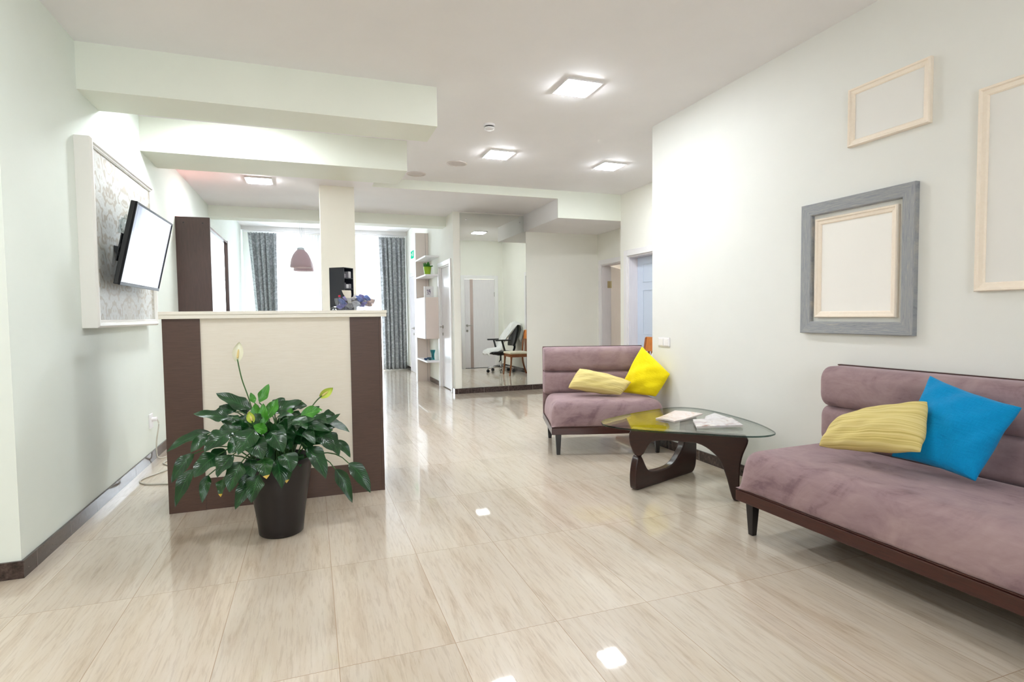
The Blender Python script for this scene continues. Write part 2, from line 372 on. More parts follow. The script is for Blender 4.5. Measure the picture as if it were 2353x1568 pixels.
# east wall with the blue door, and the nook further back
sbox('wall_east', M_WALL, (XD, XN+.2, YRET, 5.78, 0, 3.2), (XD, XN+.2, 6.69, YH, 0, 3.2), (XD, XN+.2, 5.78, 6.69, 1.965, 3.2), (XD+.26, XN+.2, 5.78, 6.69, 0, 1.965))
sbox('wall_nook', M_WALL, (XN, XN+.16, YH, 7.22, 0, 3.2), (XN, XN+.16, 8.03, YM, 0, 3.2), (XN, XN+.16, 7.22, 8.03, 1.97, 3.2))
sbox('wall_mirror_side', M_WALL, (XS, XN+.16, YM, YM+.2, 0, 3.2))
sbox('wall_hall', M_WALL, (XS, XS+.2, YM+.2, 8.375, 0, 3.2), (XS, XS+.2, 9.13, 13, 0, 3.2), (XS, XS+.2, 8.375, 9.13, 1.975, 3.2), (XS+.1, XS+.2, 8.375, 9.13, 0, 1.975))
sbox('wall_windows', M_WALL, (XL-.2, -1.02, YW, YW+.2, 0, 3.2), (.02, .62, YW, YW+.2, 0, 3.2), (1.62, 2.3, YW, YW+.2, 0, 3.2), (-1.02, .02, YW, YW+.2, 0, .12), (.62, 1.62, YW, YW+.2, 0, .12), (-1.02, .02, YW, YW+.2, 2.78, 3.2), (.62, 1.62, YW, YW+.2, 2.78, 3.2))
# small room behind the nook door
sbox('wall_side_room', M_GREY, (6.0, 6.2, 6.6, 9.4, 0, 3.2), (XN+.16, 6.2, 9.2, 9.4, 0, 3.2), (XN+.2, 6.2, 6.6, 6.8, 0, 3.2), (XN+.16, 6.2, 6.8, 9.4, 2.6, 2.8))
# ceilings and beams
sbox('trim_1', M_BEAM, XL, .90, 4.06, 4.44, 2.555, ZC)
sbox('trim_2', M_BEAM, XL, .893, 5.372, 5.935, 2.555, ZC)
sbox('ceiling_hall', M_CEIL, (XL-.2, 3.14, YH, 8.6, ZH, ZH+.5), (XL-.2, .72, 5.935, YH, ZH, ZC))
sbox('ceiling_nook', M_CEIL, (3.14, XN+.16, YH, YM+.2, 2.472, ZH+.5))
sbox('ceiling_windows', M_CEIL, (XL-.2, 2.3, 8.6, 13, 3.03, 3.3))
sbox('trim_3', M_BEAM, (XL, XS, 8.6, 8.86, 2.57, 3.03))
sbox('trim_4', M_BEAM, (.72, 3.14, YH-.012, YH, ZH, ZC), (3.14, XD, YH-.012, YH, 2.472, ZC))
sbox('trim_5', M_WHITE, (XL, XS, 12.40, 12.52, 2.955, 3.03))
sbox('column', M_CREAM, .13, .521, 6.97, 7.36, 0, ZH)
# skirting of dark stone tiles
def skirt(name, m, *b): sbox(name, m, *b)
skirt('baseboard_left', M_BASE_Y, (XL, XL+.012, Y1, YW, 0, .08))
skirt('baseboard_entrance', M_BASE_X, (-4.2, XL+.012, Y1-.012, Y1, 0, .08))
skirt('baseboard_right', M_BASE_Y, (XR-.012, XR, -2.8, YRET, 0, .08))
skirt('baseboard_mirror_side', M_BASE_X, (XS-.012, XN, YM-.012, YM, 0, .08))
skirt('baseboard_hall', M_BASE_Y, (XS-.012, XS, YM, 8.29, 0, .08), (XS-.012, XS, 9.21, 10.02, 0, .08), (XS-.012, XS, 10.18, 11.0, 0, .08), (XS-.012, XS, 12.05, YW, 0, .08))
skirt('baseboard_east', M_BASE_Y, (XD-.012, XD, YRET, 5.70, 0, .08), (XD-.012, XD, 6.77, YH, 0, .08))
skirt('baseboard_return', M_BASE_X, (XR, 3.11, YRET, YRET+.012, 0, .08), (3.98, XD, YRET, YRET+.012, 0, .08))
skirt('baseboard_nook', M_BASE_Y, (XN-.012, XN, YH, 7.14, 0, .08), (XN-.012, XN, 8.11, YM, 0, .08))

# ------------------------------------------------------------------ windows
def window(name, x0, x1):
    r = setting(name, ((x0+x1)/2, YW+.1, 0))
    def f(bm, a, b, c, d): box(bm, a-(x0+x1)/2, b-(x0+x1)/2, -.03, .03, c, d)
    bm = BM()
    for q in ((x0, x0+.06, .12, 2.78), (x1-.06, x1, .12, 2.78), (x0, x1, .12, .18), (x0, x1, 2.72, 2.78), (x0, x1, 1.95, 2.0), ((x0+x1)/2-.03, (x0+x1)/2+.03, .12, 2.78)): f(bm, *q)
    obj('frame', bm, M_WHITE, r)
    bm = BM(); h = (x1-x0)/2; box(bm, -h+.05, h-.05, -.004, .004, .17, 2.73); obj('pane', bm, M_PANE, r)
window('window_1', -1.02, .02); window('window_2', .62, 1.62)
r = setting('fill_window', (0, -2.9, 0))                              # unseen window added behind the viewer for fill light
bm = BM()
for q in ((-.9, -.84, 1.1, 2.3), (.84, .9, 1.1, 2.3), (-.84, .84, 1.1, 1.16), (-.84, .84, 2.24, 2.3), (-.03, .03, 1.16, 2.24)): box(bm, q[0], q[1], -.03, .03, q[2], q[3])
obj('frame', bm, M_WHITE, r); boxobj('pane', M_PANE, -.85, .85, -.004, .004, 1.15, 2.25, r)
ld = bpy.data.lights.new('daylight_portal', 'AREA'); ld.shape = 'RECTANGLE'; ld.size = 1.8; ld.size_y = 1.2; ld.cycles.is_portal = True
lo = bpy.data.objects.new('daylight_portal', ld); COL.objects.link(lo); lo.location = (0, -3.01, 1.7); lo.rotation_euler = (math.radians(90), 0, 0)
for k, (x, wd) in enumerate(((-.5, 1.04), (1.12, 1.0))):           # lets the renderer find the daylight of the two windows
    ld = bpy.data.lights.new('daylight_portal', 'AREA'); ld.shape = 'RECTANGLE'; ld.size = wd; ld.size_y = 2.6; ld.cycles.is_portal = True
    lo = bpy.data.objects.new('daylight_portal', ld); COL.objects.link(lo); lo.location = (x, YW+.21, 1.45); lo.rotation_euler = (math.radians(-90), 0, 0)

# ------------------------------------------------------------------ doors
def casing(r, x0, x1, z1, tw, th, axis, s):
    """flat casing on three sides; along 'axis' from x0 to x1, standing out by th towards s"""
    bm = BM()
    for a, b, c, d in ((x0-tw, x0, 0, z1+tw), (x1, x1+tw, 0, z1+tw), (x0, x1, z1, z1+tw)):
        if axis == 'y': box(bm, min(0, s*th), max(0, s*th), a, b, c, d)
        else: box(bm, a, b, min(0, s*th), max(0, s*th), c, d)
    return obj('frame', bm, M_WHITE, r, bevel=.004)
def lever(r, p, along, out, m=M_STEEL):
    p, along, out = Vector(p), Vector(along), Vector(out)
    bm = BM(); tube(bm, [p, p+out*.012], .026, 16); tube(bm, [p+out*.01, p+out*.05, p+out*.052+along*.01, p+out*.052+along*.11], .009, 10)
    obj('handle', bm, m, r, smooth=True, auto=50)
    q = p - Vector((0, 0, .12)); bm = BM(); tube(bm, [q, q+out*.012], .024, 16); obj('lock_rosette', bm, m, r, smooth=True, auto=50)
d1 = setting('door_1', (XS, 8.7525, 0))
casing(d1, -.3775, .3775, 1.975, .075, .02, 'y', -1)
bm = BM(); box(bm, .002, .10, -.3775, -.362, 0, 1.975); box(bm, .002, .10, .362, .3775, 0, 1.975); box(bm, .002, .10, -.362, .362, 1.96, 1.975); obj('jamb', bm, M_WHITE, d1)
boxobj('leaf', M_DOOR, .03, .07, -.362, .362, .012, 1.96, d1, bevel=.003)
lever(d1, (.03, .30, 1.0), (0, -1, 0), (-1, 0, 0))
d2 = setting('door_2', (XD, 6.235, 0))
casing(d2, -.455, .455, 1.965, .08, .022, 'y', -1)
bm = BM(); box(bm, .002, .25, -.455, -.435, 0, 1.965); box(bm, .002, .25, .435, .455, 0, 1.965); box(bm, .002, .25, -.435, .435, 1.945, 1.965); obj('jamb', bm, M_DOOR, d2)
M_BLUEDOOR = mat('daylight_blue_leaf', (205, 216, 232), .35)  # bluish daylight of the room beyond, put into the leaf colour
bm = BM(); box(bm, .14, .18, -.435, .435, .012, 1.945)
for z0, z1 in ((.15, .75), (.9, 1.5), (1.6, 1.85)):
    for a, b, c, d in ((-.3, .3, z0, z0+.012), (-.3, .3, z1-.012, z1), (-.3, -.288, z0, z1), (.288, .3, z0, z1)): box(bm, .134, .14, a, b, c, d)
obj('leaf', bm, M_BLUEDOOR, d2, bevel=.002)
d3 = setting('door_3', (XN, 7.625, 0))
casing(d3, -.405, .405, 1.97, .075, .02, 'y', -1)
bm = BM(); box(bm, .002, .158, -.405, -.39, 0, 1.97); box(bm, .002, .158, .39, .405, 0, 1.97); box(bm, .002, .158, -.39, .39, 1.955, 1.97); obj('jamb', bm, M_DOOR, d3)
bm = BM(); box(bm, 0, .04, -.775, 0, .012, 1.95)
lf = obj('leaf', bm, M_DOOR, d3, bevel=.003); lf.location = (.172, .40, 0); lf.rotation_euler = (0, 0, math.radians(136))
bm = BM(); tube(bm, [(.165, .384, 1.60), (.165, .384, 1.71)], .010, 10); box(bm, .10, .165, .3845, .39, 1.60, 1.71); obj('hinge', bm, mat('brass', (206, 194, 156), .45, .8), d3)
d4 = setting('door_4', (3.5475, YRET, 0))
casing(d4, -.3525, .3525, 1.99, .08, .02, 'x', 1)
bm = BM()
for a, b in ((-.3525, -.221), (-.15, .3525)): box(bm, a, b, -.05, -.01, .012, 1.985)
obj('leaf', bm, M_DOOR, d4, bevel=.003)
boxobj('glass_strip', mat('taupe_glass', (176, 158, 152), .15), -.221, -.15, -.045, -.014, .012, 1.985, d4)
lever(d4, (-.295, -.01, .96), (1, 0, 0), (0, 1, 0))
bm = BM(); tube(bm, [(.345, .004, 1.6), (.345, .004, 1.7)], .008, 8); obj('hinge', bm, M_STEEL, d4)
boxobj('threshold', M_BLACK, -.3525, .3525, -.06, -.02, 0, .01, d4)
d5 = setting('door_5', (XS, 11.525, 0))
casing(d5, -.45, .45, 2.0, .07, .02, 'y', -1)
boxobj('leaf', M_DOOR, -.012, 0, -.45, .45, .012, 2.0, d5)
lever(d5, (-.012, .05, .93), (0, -1, 0), (-1, 0, 0))

# ------------------------------------------------------------------ lamps
def panel_light(x, y, z, label, group='square ceiling panel lights'):
    t = thing('ceiling_light', label, 'ceiling light', (x, y, z), 0, group)
    bm = BM()
    for q in ((-.14, .14, -.14, -.118), (-.14, .14, .118, .14), (-.14, -.118, -.118, .118), (.118, .14, -.118, .118)): box(bm, *q, -.014, 0)
    obj('frame', bm, M_WHITE, t, bevel=.003)
    bm = BM(); box(bm, -.117, .117, -.117, .117, -.024, -.001); obj('diffuser', bm, M_LAMP, t, bevel=.006)
    return t
pl = panel_light(1.87, 3.74, ZC, 'large-looking square ceiling light nearest the camera, above the open floor')
def more(x, y, z, label): return dup(pl, (x, y, z), 0, label)
more(1.86, 5.51, ZC, 'square ceiling light behind the smoke detector, beside the round ceiling speakers')
more(3.18, 5.57, ZC, 'square ceiling light close to the far end of the right wall')
more(-.51, 6.9, ZH, 'square ceiling light on the pinkish ceiling above the reception')
more(-.55, 4.92, ZC, 'square ceiling light hidden in the bay between the two ceiling beams')
G = 'added fill lights out of view'
for x, y, k in FILL_LAMPS:
    o = more(x, y, ZC, 'added square fill light out of view, over the near part of the room'); o['group'] = G
    for c in o.children:
        if c.name.startswith('diffuser'): c.data = c.data.copy(); c.data.materials[0] = glow('led_diffuser_fill', (.935, .97, 1, 1), LAMP*k)
t = thing('smoke_detector', 'round white smoke detector on the ceiling between two square lights', 'smoke detector', (1.5, 4.70, ZC))
bm = BM(); lathe(bm, [(0, 0), (.05, 0), (.05, -.018), (0, -.018)], n=28); obj('base', bm, M_WHITE, t, smooth=True, auto=40)
bm = BM(); lathe(bm, [(.038, -.018), (.038, -.026), (.046, -.028), (.044, -.04), (.03, -.046), (0, -.047)], n=28); obj('sensor_head', bm, M_WHITE, t, smooth=True, auto=60)
bm = BM(); lathe(bm, [(.039, -.0185), (.0415, -.022), (.039, -.027)], n=28); obj('vent_slot', bm, M_BLACK, t)
M_SPK = mat('speaker_grille', (212, 204, 200), .6)
t = thing('ceiling_speaker', 'round flush ceiling speaker nearer the square light', 'speaker', (1.535, 5.99, ZC), 0, 'round ceiling speakers')
bm = BM(); lathe(bm, [(.112, 0), (.112, -.006), (.096, -.009), (.093, -.004)], n=36); obj('ring', bm, mat('speaker_ring', (222, 214, 210), .5), t, smooth=True, auto=40)
bm = BM(); lathe(bm, [(.094, -.003), (.05, -.006), (0, -.007)], n=36); obj('grille', bm, M_SPK, t, smooth=True)
dup(t, (1.195, 6.56, ZC), 0, 'round flush ceiling speaker half tucked behind the end of the rear ceiling beam')

def pendant(x, y, zb, label):
    t = thing('pendant_lamp', label, 'pendant lamp', (x, y, zb), 0, 'mauve bell pendants by the window')
    h = .345; bm = BM()
    pr = [(.172, 0), (.178, .005), (.172, .07), (.158, .14), (.13, .21), (.094, .265), (.06, .30), (.058, .30), (.09, .26), (.126, .205), (.153, .138), (.167, .07), (.170, .005)]
    lathe(bm, pr[:8], n=40); lathe(bm, pr[7:]+[pr[0]], n=40, mi=1); bmesh.ops.remove_doubles(bm, verts=bm.verts[:], dist=1e-5); obj('lamp_shade', bm, [mat('mauve_shade', (182, 156, 162), .5), mat('shade_inside', (232, 214, 216), .6)], t, smooth=True, auto=60)
    bm = BM(); lathe(bm, [(0, .345), (.035, .342), (.058, .33), (.062, .295), (0, .295)], n=28); obj('cap', bm, mat('satin_cap', (200, 205, 212), .35, .3), t, smooth=True, auto=50)
    bm = BM(); lathe(bm, [(0, .06), (.05, .07), (.06, .11), (.04, .16), (0, .18)], n=20); obj('bulb', bm, M_WHITE, t, smooth=True)
    top = 3.03 - zb
    bm = BM(); tube(bm, smoothpath([(0, 0, .345), (-.01, .0, .42), (.022, 0, .5), (-.004, 0, .62), (0, 0, top)], 5), .0022, 6); obj('cable', bm, mat('steel_cable', (150, 155, 165), .4), t)
    bm = BM(); tube(bm, smoothpath([(0, 0, .34), (.016, .01, .5), (.02, .02, .7), (.012, 0, top)], 4), .0016, 6); obj('power_cord', bm, bpy.data.materials['steel_cable'], t)
    bm = BM(); lathe(bm, [(0, top), (.05, top), (.045, top-.03), (0, top-.035)], n=20); obj('ceiling_rose', bm, M_WHITE, t, smooth=True, auto=50)
    return t
pn = pendant(-.138, 10.2, 2.03, 'mauve bell pendant lamp hanging nearest, in front of the bright window')
dup(pn, (-.105, 10.95, 2.03), 0, 'mauve bell pendant lamp mostly hidden behind the nearer one, its rim showing below')
LEAVES = [([-0.32, 3.35, 0.675], [-0.499, 3.39, 0.772], 0.078, 0), ([-0.413, 3.27, 0.651], [-0.584, 3.24, 0.689], 0.067, 0), ([-0.395, 3.34, 0.674], [-0.509, 3.37, 0.67], 0.057, 0), ([-0.51, 3.27, 0.58], [-0.713, 3.24, 0.501], 0.059, 0), ([-0.403, 3.17, 0.591], [-0.517, 3.09, 0.516], 0.086, 0), ([-0.514, 3.25, 0.564], [-0.594, 3.19, 0.501], 0.058, 0), ([-0.586, 3.23, 0.484], [-0.684, 3.19, 0.354], 0.062, 0), ([-0.464, 3.14, 0.486], [-0.561, 3.07, 0.4], 0.093, 0), ([-0.39, 3.09, 0.491], [-0.454, 3.03, 0.399], 0.085, 0), ([-0.582, 3.19, 0.414], [-0.663, 3.15, 0.241], 0.061, 0), ([-0.507, 3.13, 0.391], [-0.534, 3.09, 0.264], 0.045, 0), ([-0.345, 3.05, 0.462], [-0.401, 3.01, 0.326], 0.084, 0), ([-0.283, 3.09, 0.61], [-0.357, 3.01, 0.506], 0.106, 0), ([-0.293, 3.05, 0.565], [-0.245, 2.99, 0.477], 0.084, 0), ([-0.439, 3.11, 0.369], [-0.448, 3.07, 0.29], 0.045, 2), ([-0.301, 3.07, 0.358], [-0.38, 3.03, 0.23], 0.066, 0), ([-0.268, 3.05, 0.387], [-0.306, 3.02, 0.258], 0.077, 0), ([-0.31, 3.07, 0.467], [-0.297, 3.03, 0.382], 0.07, 0), ([-0.247, 3.05, 0.473], [-0.231, 3.0, 0.376], 0.073, 2), ([-0.186, 3.07, 0.455], [-0.163, 3.02, 0.312], 0.07, 0), ([-0.147, 3.05, 0.484], [-0.116, 2.99, 0.4], 0.091, 0), ([-0.149, 3.07, 0.424], [-0.141, 3.04, 0.334], 0.059, 2), ([-0.215, 3.09, 0.598], [-0.152, 3.03, 0.495], 0.092, 0), ([-0.103, 3.19, 0.606], [0.002, 3.11, 0.505], 0.087, 0), ([-0.039, 3.17, 0.482], [0.05, 3.09, 0.32], 0.086, 0), ([-0.01, 3.23, 0.554], [0.097, 3.17, 0.447], 0.096, 0), ([0.053, 3.27, 0.534], [0.126, 3.23, 0.401], 0.071, 0), ([-0.015, 3.27, 0.621], [0.187, 3.25, 0.527], 0.075, 0), ([0.049, 3.33, 0.629], [0.118, 3.35, 0.594], 0.049, 0), ([0.116, 3.29, 0.479], [0.188, 3.26, 0.38], 0.048, 0), ([0.177, 3.27, 0.348], [0.289, 3.21, 0.18], 0.074, 0), ([0.102, 3.21, 0.337], [0.186, 3.15, 0.154], 0.061, 0), ([-0.069, 3.23, 0.643], [0.045, 3.21, 0.671], 0.066, 1), ([-0.102, 3.17, 0.638], [-0.036, 3.11, 0.59], 0.072, 0), ([-0.225, 3.37, 0.642], [-0.064, 3.43, 0.699], 0.071, 0), ([-0.251, 3.34, 0.619], [-0.189, 3.39, 0.72], 0.07, 1), ([-0.191, 3.25, 0.638], [-0.102, 3.21, 0.649], 0.043, 0), ([-0.279, 3.31, 0.718], [-0.229, 3.33, 0.815], 0.045, 1), ([-0.303, 3.32, 0.715], [-0.322, 3.33, 0.773], 0.029, 1), ([-0.279, 3.23, 0.612], [-0.292, 3.24, 0.726], 0.059, 1), ([-0.257, 3.19, 0.607], [-0.251, 3.21, 0.727], 0.048, 1), ([-0.321, 3.17, 0.612], [-0.394, 3.11, 0.643], 0.049, 0), ([-0.227, 3.09, 0.599], [-0.288, 3.05, 0.639], 0.052, 1), ([-0.125, 3.29, 0.641], [-0.121, 3.31, 0.678], 0.036, 1), ([-0.355, 3.39, 0.648], [-0.368, 3.41, 0.736], 0.058, 0), ([-0.177, 3.39, 0.647], [-0.061, 3.45, 0.672], 0.054, 0), ([-0.002, 3.25, 0.602], [0.049, 3.23, 0.561], 0.047, 0), ([-0.366, 3.29, 0.608], [-0.47, 3.31, 0.641], 0.072, 0), ([-0.188, 3.19, 0.612], [-0.096, 3.13, 0.573], 0.076, 0), ([-0.136, 3.15, 0.573], [-0.123, 3.11, 0.488], 0.076, 0), ([-0.344, 3.13, 0.553], [-0.406, 3.07, 0.504], 0.075, 0), ([-0.282, 3.19, 0.507], [-0.205, 3.15, 0.416], 0.069, 0), ([-0.059, 3.23, 0.536], [-0.027, 3.19, 0.44], 0.07, 0), ([-0.385, 3.23, 0.592], [-0.474, 3.19, 0.565], 0.07, 0), ([-0.433, 3.19, 0.499], [-0.501, 3.14, 0.429], 0.069, 0), ([-0.21, 3.09, 0.549], [-0.223, 3.05, 0.464], 0.071, 0), ([-0.107, 3.19, 0.447], [-0.075, 3.15, 0.382], 0.061, 0), ([-0.288, 3.17, 0.68], [-0.275, 3.15, 0.626], 0.046, 0), ([-0.213, 3.41, 0.665], [-0.157, 3.45, 0.717], 0.059, 0), ([-0.43, 3.41, 0.665], [-0.494, 3.45, 0.693], 0.05, 0), ([-0.129, 3.43, 0.657], [-0.036, 3.49, 0.657], 0.051, 0), ([0.012, 3.35, 0.568], [0.159, 3.39, 0.549], 0.058, 0), ([-0.32, 3.09, 0.409], [-0.35, 3.06, 0.318], 0.063, 0), ([-0.492, 3.31, 0.528], [-0.568, 3.31, 0.513], 0.056, 0)]
FLOWERS = [([[-0.288, 3.27, 0.519], [-0.301, 3.27, 0.635], [-0.326, 3.26, 0.753], [-0.354, 3.25, 0.856], [-0.372, 3.25, 0.962]], [-0.368, 3.25, 0.985]), ([[-0.128, 3.26, 0.507], [-0.057, 3.26, 0.619], [0.008, 3.26, 0.708], [0.044, 3.26, 0.742]], [0.064, 3.26, 0.756]), ([[-0.278, 3.15, 0.543], [-0.29, 3.13, 0.603], [-0.299, 3.11, 0.656]], [-0.305, 3.11, 0.68])]
# ------------------------------------------------------------------ sheet / cushion builders
def sheet(name, fn, nu, nv, m, parent=None, thick=0, uvs=(1, 1), closed=False, smooth=True):
    bm = BM(); uv = bm.loops.layers.uv.new('UVMap')
    V = [[bm.verts.new(fn(i/nu, j/nv)) for i in range(nu+1)] for j in range(nv+1)]
    for j in range(nv):
        for i in range(nu):
            f = bm.faces.new((V[j][i], V[j][i+1], V[j+1][i+1], V[j+1][i]))
            for l, (a, b) in zip(f.loops, ((i, j), (i+1, j), (i+1, j+1), (i, j+1))): l[uv].uv = (a/nu*uvs[0], b/nv*uvs[1])
    me = bpy.data.meshes.new(name); bm.to_mesh(me); bm.free(); me.materials.append(m)
    if smooth:
        for p in me.polygons: p.use_smooth = True
    o = bpy.data.objects.new(name, me); COL.objects.link(o)
    if parent: o.parent = parent
    if thick:
        s = o.modifiers.new('solid', 'SOLIDIFY'); s.thickness = thick; s.offset = 0
    return o
def pillow(name, quad, thick, m, label, seed=0, pinch=.07, group=None, lump=.010):
    q = [Vector(p) for p in quad]; rnd = random.Random(seed); ph = [rnd.uniform(0, 6.28) for _ in range(8)]
    n0 = (q[1]-q[0]).cross(q[3]-q[0]).normalized()
    c = sum(q, Vector())/4
    bm = BM(); uv = bm.loops.layers.uv.new('UVMap'); K = 26
    def P(u, v, s):
        # border pulled inwards between the corners
        a = 4*u*(1-u); b = 4*v*(1-v)
        uu = .5+(u-.5)*(1-pinch*b*1.0*(abs(2*u-1)**2)); vv = .5+(v-.5)*(1-pinch*a*(abs(2*v-1)**2))
        p = q[0]*(1-uu)*(1-vv)+q[1]*uu*(1-vv)+q[2]*uu*vv+q[3]*(1-uu)*vv
        h = (a*b)**.48
        wv = (math.sin(9*u+5*v+ph[0])+math.sin(4*u-11*v+ph[1])+.6*math.sin(17*(u+v)+ph[2])+.5*math.sin(23*u-8*v+ph[3]))*lump*min(1, a*b*3)
        edge = .004*math.sin(21*u+13*v+ph[4])*(1-h)
        return p + n0*s*(thick/2*h + wv*.5) + n0*edge
    F = [[bm.verts.new(P(i/K, j/K, 1)) for i in range(K+1)] for j in range(K+1)]
    Bk = [[F[j][i] if i in (0, K) or j in (0, K) else bm.verts.new(P(i/K, j/K, -1)) for i in range(K+1)] for j in range(K+1)]
    for G_, rev in ((F, 0), (Bk, 1)):
        for j in range(K):
            for i in range(K):
                f = bm.faces.new((G_[j][i], G_[j][i+1], G_[j+1][i+1], G_[j+1][i]))
                for l, (a, b) in zip(f.loops, ((i, j), (i+1, j), (i+1, j+1), (i, j+1))): l[uv].uv = (a/K, b/K)
    o = obj(name, bm, m, smooth=True, subsurf=1)
    return tag(o, label, 'cushion', group)

# ------------------------------------------------------------------ sofas
def sofa(loc, rz, W, label):
    t = thing('sofa', label, 'sofa', loc, rz)
    D = .775
    bm = BM(); box(bm, 0, W, 0, D-.005, .178, .236); box(bm, .02, W-.02, .004, D-.03, .236, .244)
    obj('base_rail', bm, M_SOFAW, t, bevel=.004)
    # seat: rounded front and sides, softly crowned
    bm = BM(); nx, ny = 24, 16; rows = []
    def top(x, y):
        r = .10; a = max(0, 1-min(x, W-x)/r); b = max(0, 1-y/r)
        return .246 + .203*max(0, 1-(a**3+b**3))**(1/3) + .014*math.sin(math.pi*min(1, max(0, x/W)))*math.sin(math.pi*min(1, y/.62))
    xs = [W*(.5-.5*math.cos(math.pi*i/nx)) for i in range(nx+1)]; xs = [.004+.992*x for x in xs]
    xs = sorted(set([0, .002, .006, .014, .028, .05, .075, .10]+[.10+(W-.2)*i/14 for i in range(1, 14)]+[W-.10, W-.075, W-.05, W-.028, W-.014, W-.006, W-.002, W]))
    ys = [0, .002, .006, .014, .028, .05, .075, .10, .16, .25, .35, .45, .55, .63]
    V = [[bm.verts.new((x, y, top(x, y))) for x in xs] for y in ys]
    for a, b in zip(V, V[1:]):
        for i in range(len(xs)-1): bm.faces.new((a[i], a[i+1], b[i+1], b[i]))
    rim = V[0] + [r[-1] for r in V[1:]] + V[-1][-2::-1] + [r[0] for r in V[-2:0:-1]]
    low = [bm.verts.new((v.co.x, v.co.y, .24)) for v in rim]
    for i in range(len(rim)):
        j = (i+1) % len(rim); bm.faces.new((rim[i], rim[j], low[j], low[i]))
    bm.faces.new(low)
    obj('seat', bm, M_VELVET, t, smooth=True, subsurf=1)
    # backrest of two stuffed rolls
    def roll(name, y0, y1, z0, z1, r, lean):
        bm = BM(); n = 20; m = 28
        prof = []
        def rr(cx, cz, a): return (cx+r*math.cos(a), cz+r*math.sin(a))
        for cx, cz, a0 in ((y1-.012, z0+.012, -90), (y1-.012, z1-.012, 0), (y0+r, z1-r, 90), (y0+r, z0+r, 180)):
            q = .012 if cx > y0+r+1e-6 else r
            for k in range(7):
                a = math.radians(a0+15*k); prof.append((cx+q*math.cos(a), cz+q*math.sin(a)))
        cy, cz = (y0+y1)/2, (z0+z1)/2; rings = []
        for x, sc in ((.004, .80), (.008, .88), (.018, .945), (.035, .985), (.06, 1), (W*.3, 1.01), (W*.5, 1.015), (W*.7, 1.01), (W-.06, 1), (W-.035, .985), (W-.018, .945), (W-.008, .88), (W-.004, .80)):
            rings.append([bm.verts.new((x, y1+(y-y1)*sc+lean*(z-z0), cz+(z-cz)*sc**.5)) for y, z in prof])
        for a, b in zip(rings, rings[1:]):
            for k in range(len(prof)): bm.faces.new((a[k], a[(k+1) % len(prof)], b[(k+1) % len(prof)], b[k]))
        bm.faces.new(rings[0]); bm.faces.new(rings[-1])
        return obj(name, bm, M_VELVET, t, smooth=True, auto=50)
    roll('backrest_cushion', .600, .752, .430, .645, .055, 0)
    roll('backrest_cushion', .590, .752, .640, .868, .075, .0)
    boxobj('back_panel', M_VELVET, 0, W, .750, .772, .178, .868, t, bevel=.006)
    boxobj('top_trim', M_SOFAW, .002, W-.002, .748, .774, .868, .873, t, bevel=.001, label='thin dark wood strip along the top of the back')
    for x, y in ((.035, .035), (W-.085, .035), (.035, D-.09), (W-.085, D-.09)):
        bm = BM(); v = box(bm, x, x+.05, y, y+.05, 0, .18)
        for p in v[:4]: p.co.x = x+.025+(p.co.x-x-.025)*.6; p.co.y = y+.025+(p.co.y-y-.025)*.6
        obj('leg', bm, M_LEG, t, bevel=.003)
    return t
sofa((1.852, 4.21, 0), math.radians(-17.4), .963, 'small mauve velvet sofa set at an angle against the end of the right wall')
sofa((2.106, 2.366, 0), math.atan2(-.9994, .034), 1.75, 'long mauve velvet sofa in the foreground, against the right wall under the framed pictures')
pillow('cushion', [(2.655, 1.748, .885), (2.640, 1.376, .790), (2.500, 1.456, .480), (2.480, 1.800, .505)], .15, M_BLUE, 'large turquoise cushion leaning on the long sofa in the foreground', 3)
pillow('cushion', [(2.463, 2.035, 0.66), (2.501, 1.65, 0.787), (2.381, 1.592, 0.583), (2.347, 2.068, 0.508)], .15, M_STRIPE, 'beige striped cushion leaning on the turquoise cushion of the long sofa', 5, -.03)
pillow('cushion', [(2.775, 4.300, .892), (2.868, 4.003, .6585), (2.770, 4.075, .462), (2.595, 4.405, .468)], .16, M_YELLOW, 'bright yellow cushion standing on one corner in the end of the small sofa', 8, .0)
pillow('cushion', [(2.255, 4.505, .695), (2.635, 4.235, .580), (2.490, 4.180, .482), (2.095, 4.415, .535)], .15, M_STRIPE, 'beige striped cushion lying against the yellow cushion on the small sofa', 12, -.03)

# ------------------------------------------------------------------ coffee table
t = thing('coffee_table', 'low coffee table with curved dark wood base and rounded triangular glass top', 'coffee table', (2.3, 3.1, 0))
O = Vector((2.3, 3.1, 0))
PA = [(.035,.224),(.066,.178),(.092,.137),(.119,.113),(.164,.099),(.266,.093),(.352,.098),(.411,.116),(.46,.149),(.5,.189),(.526,.233),(.540,.30),(.548,.418),(.690,.418),(.692,.30),(.689,.171),(.684,.08),(.672,.035),(.650,.008),(.63,0),(.0,0),(-.018,.008),(-.027,.03),(-.03,.097),(-.017,.176),(.009,.226)]
PB = [(-.003,.418),(-.022,.376),(-.020,.321),(-.009,.283),(.018,.232),(.061,.235),(.083,.264),(.104,.304),(.130,.33),(.178,.345),(.265,.349),(.341,.347),(.411,.345),(.465,.324),(.504,.296),(.543,.258),(.567,.208),(.592,.134),(.611,.058),(.628,.006),(.64,0),(.663,.002),(.668,.014),(.665,.08),(.665,.157),(.671,.234),(.685,.297),(.703,.344),(.714,.385),(.698,.418)]
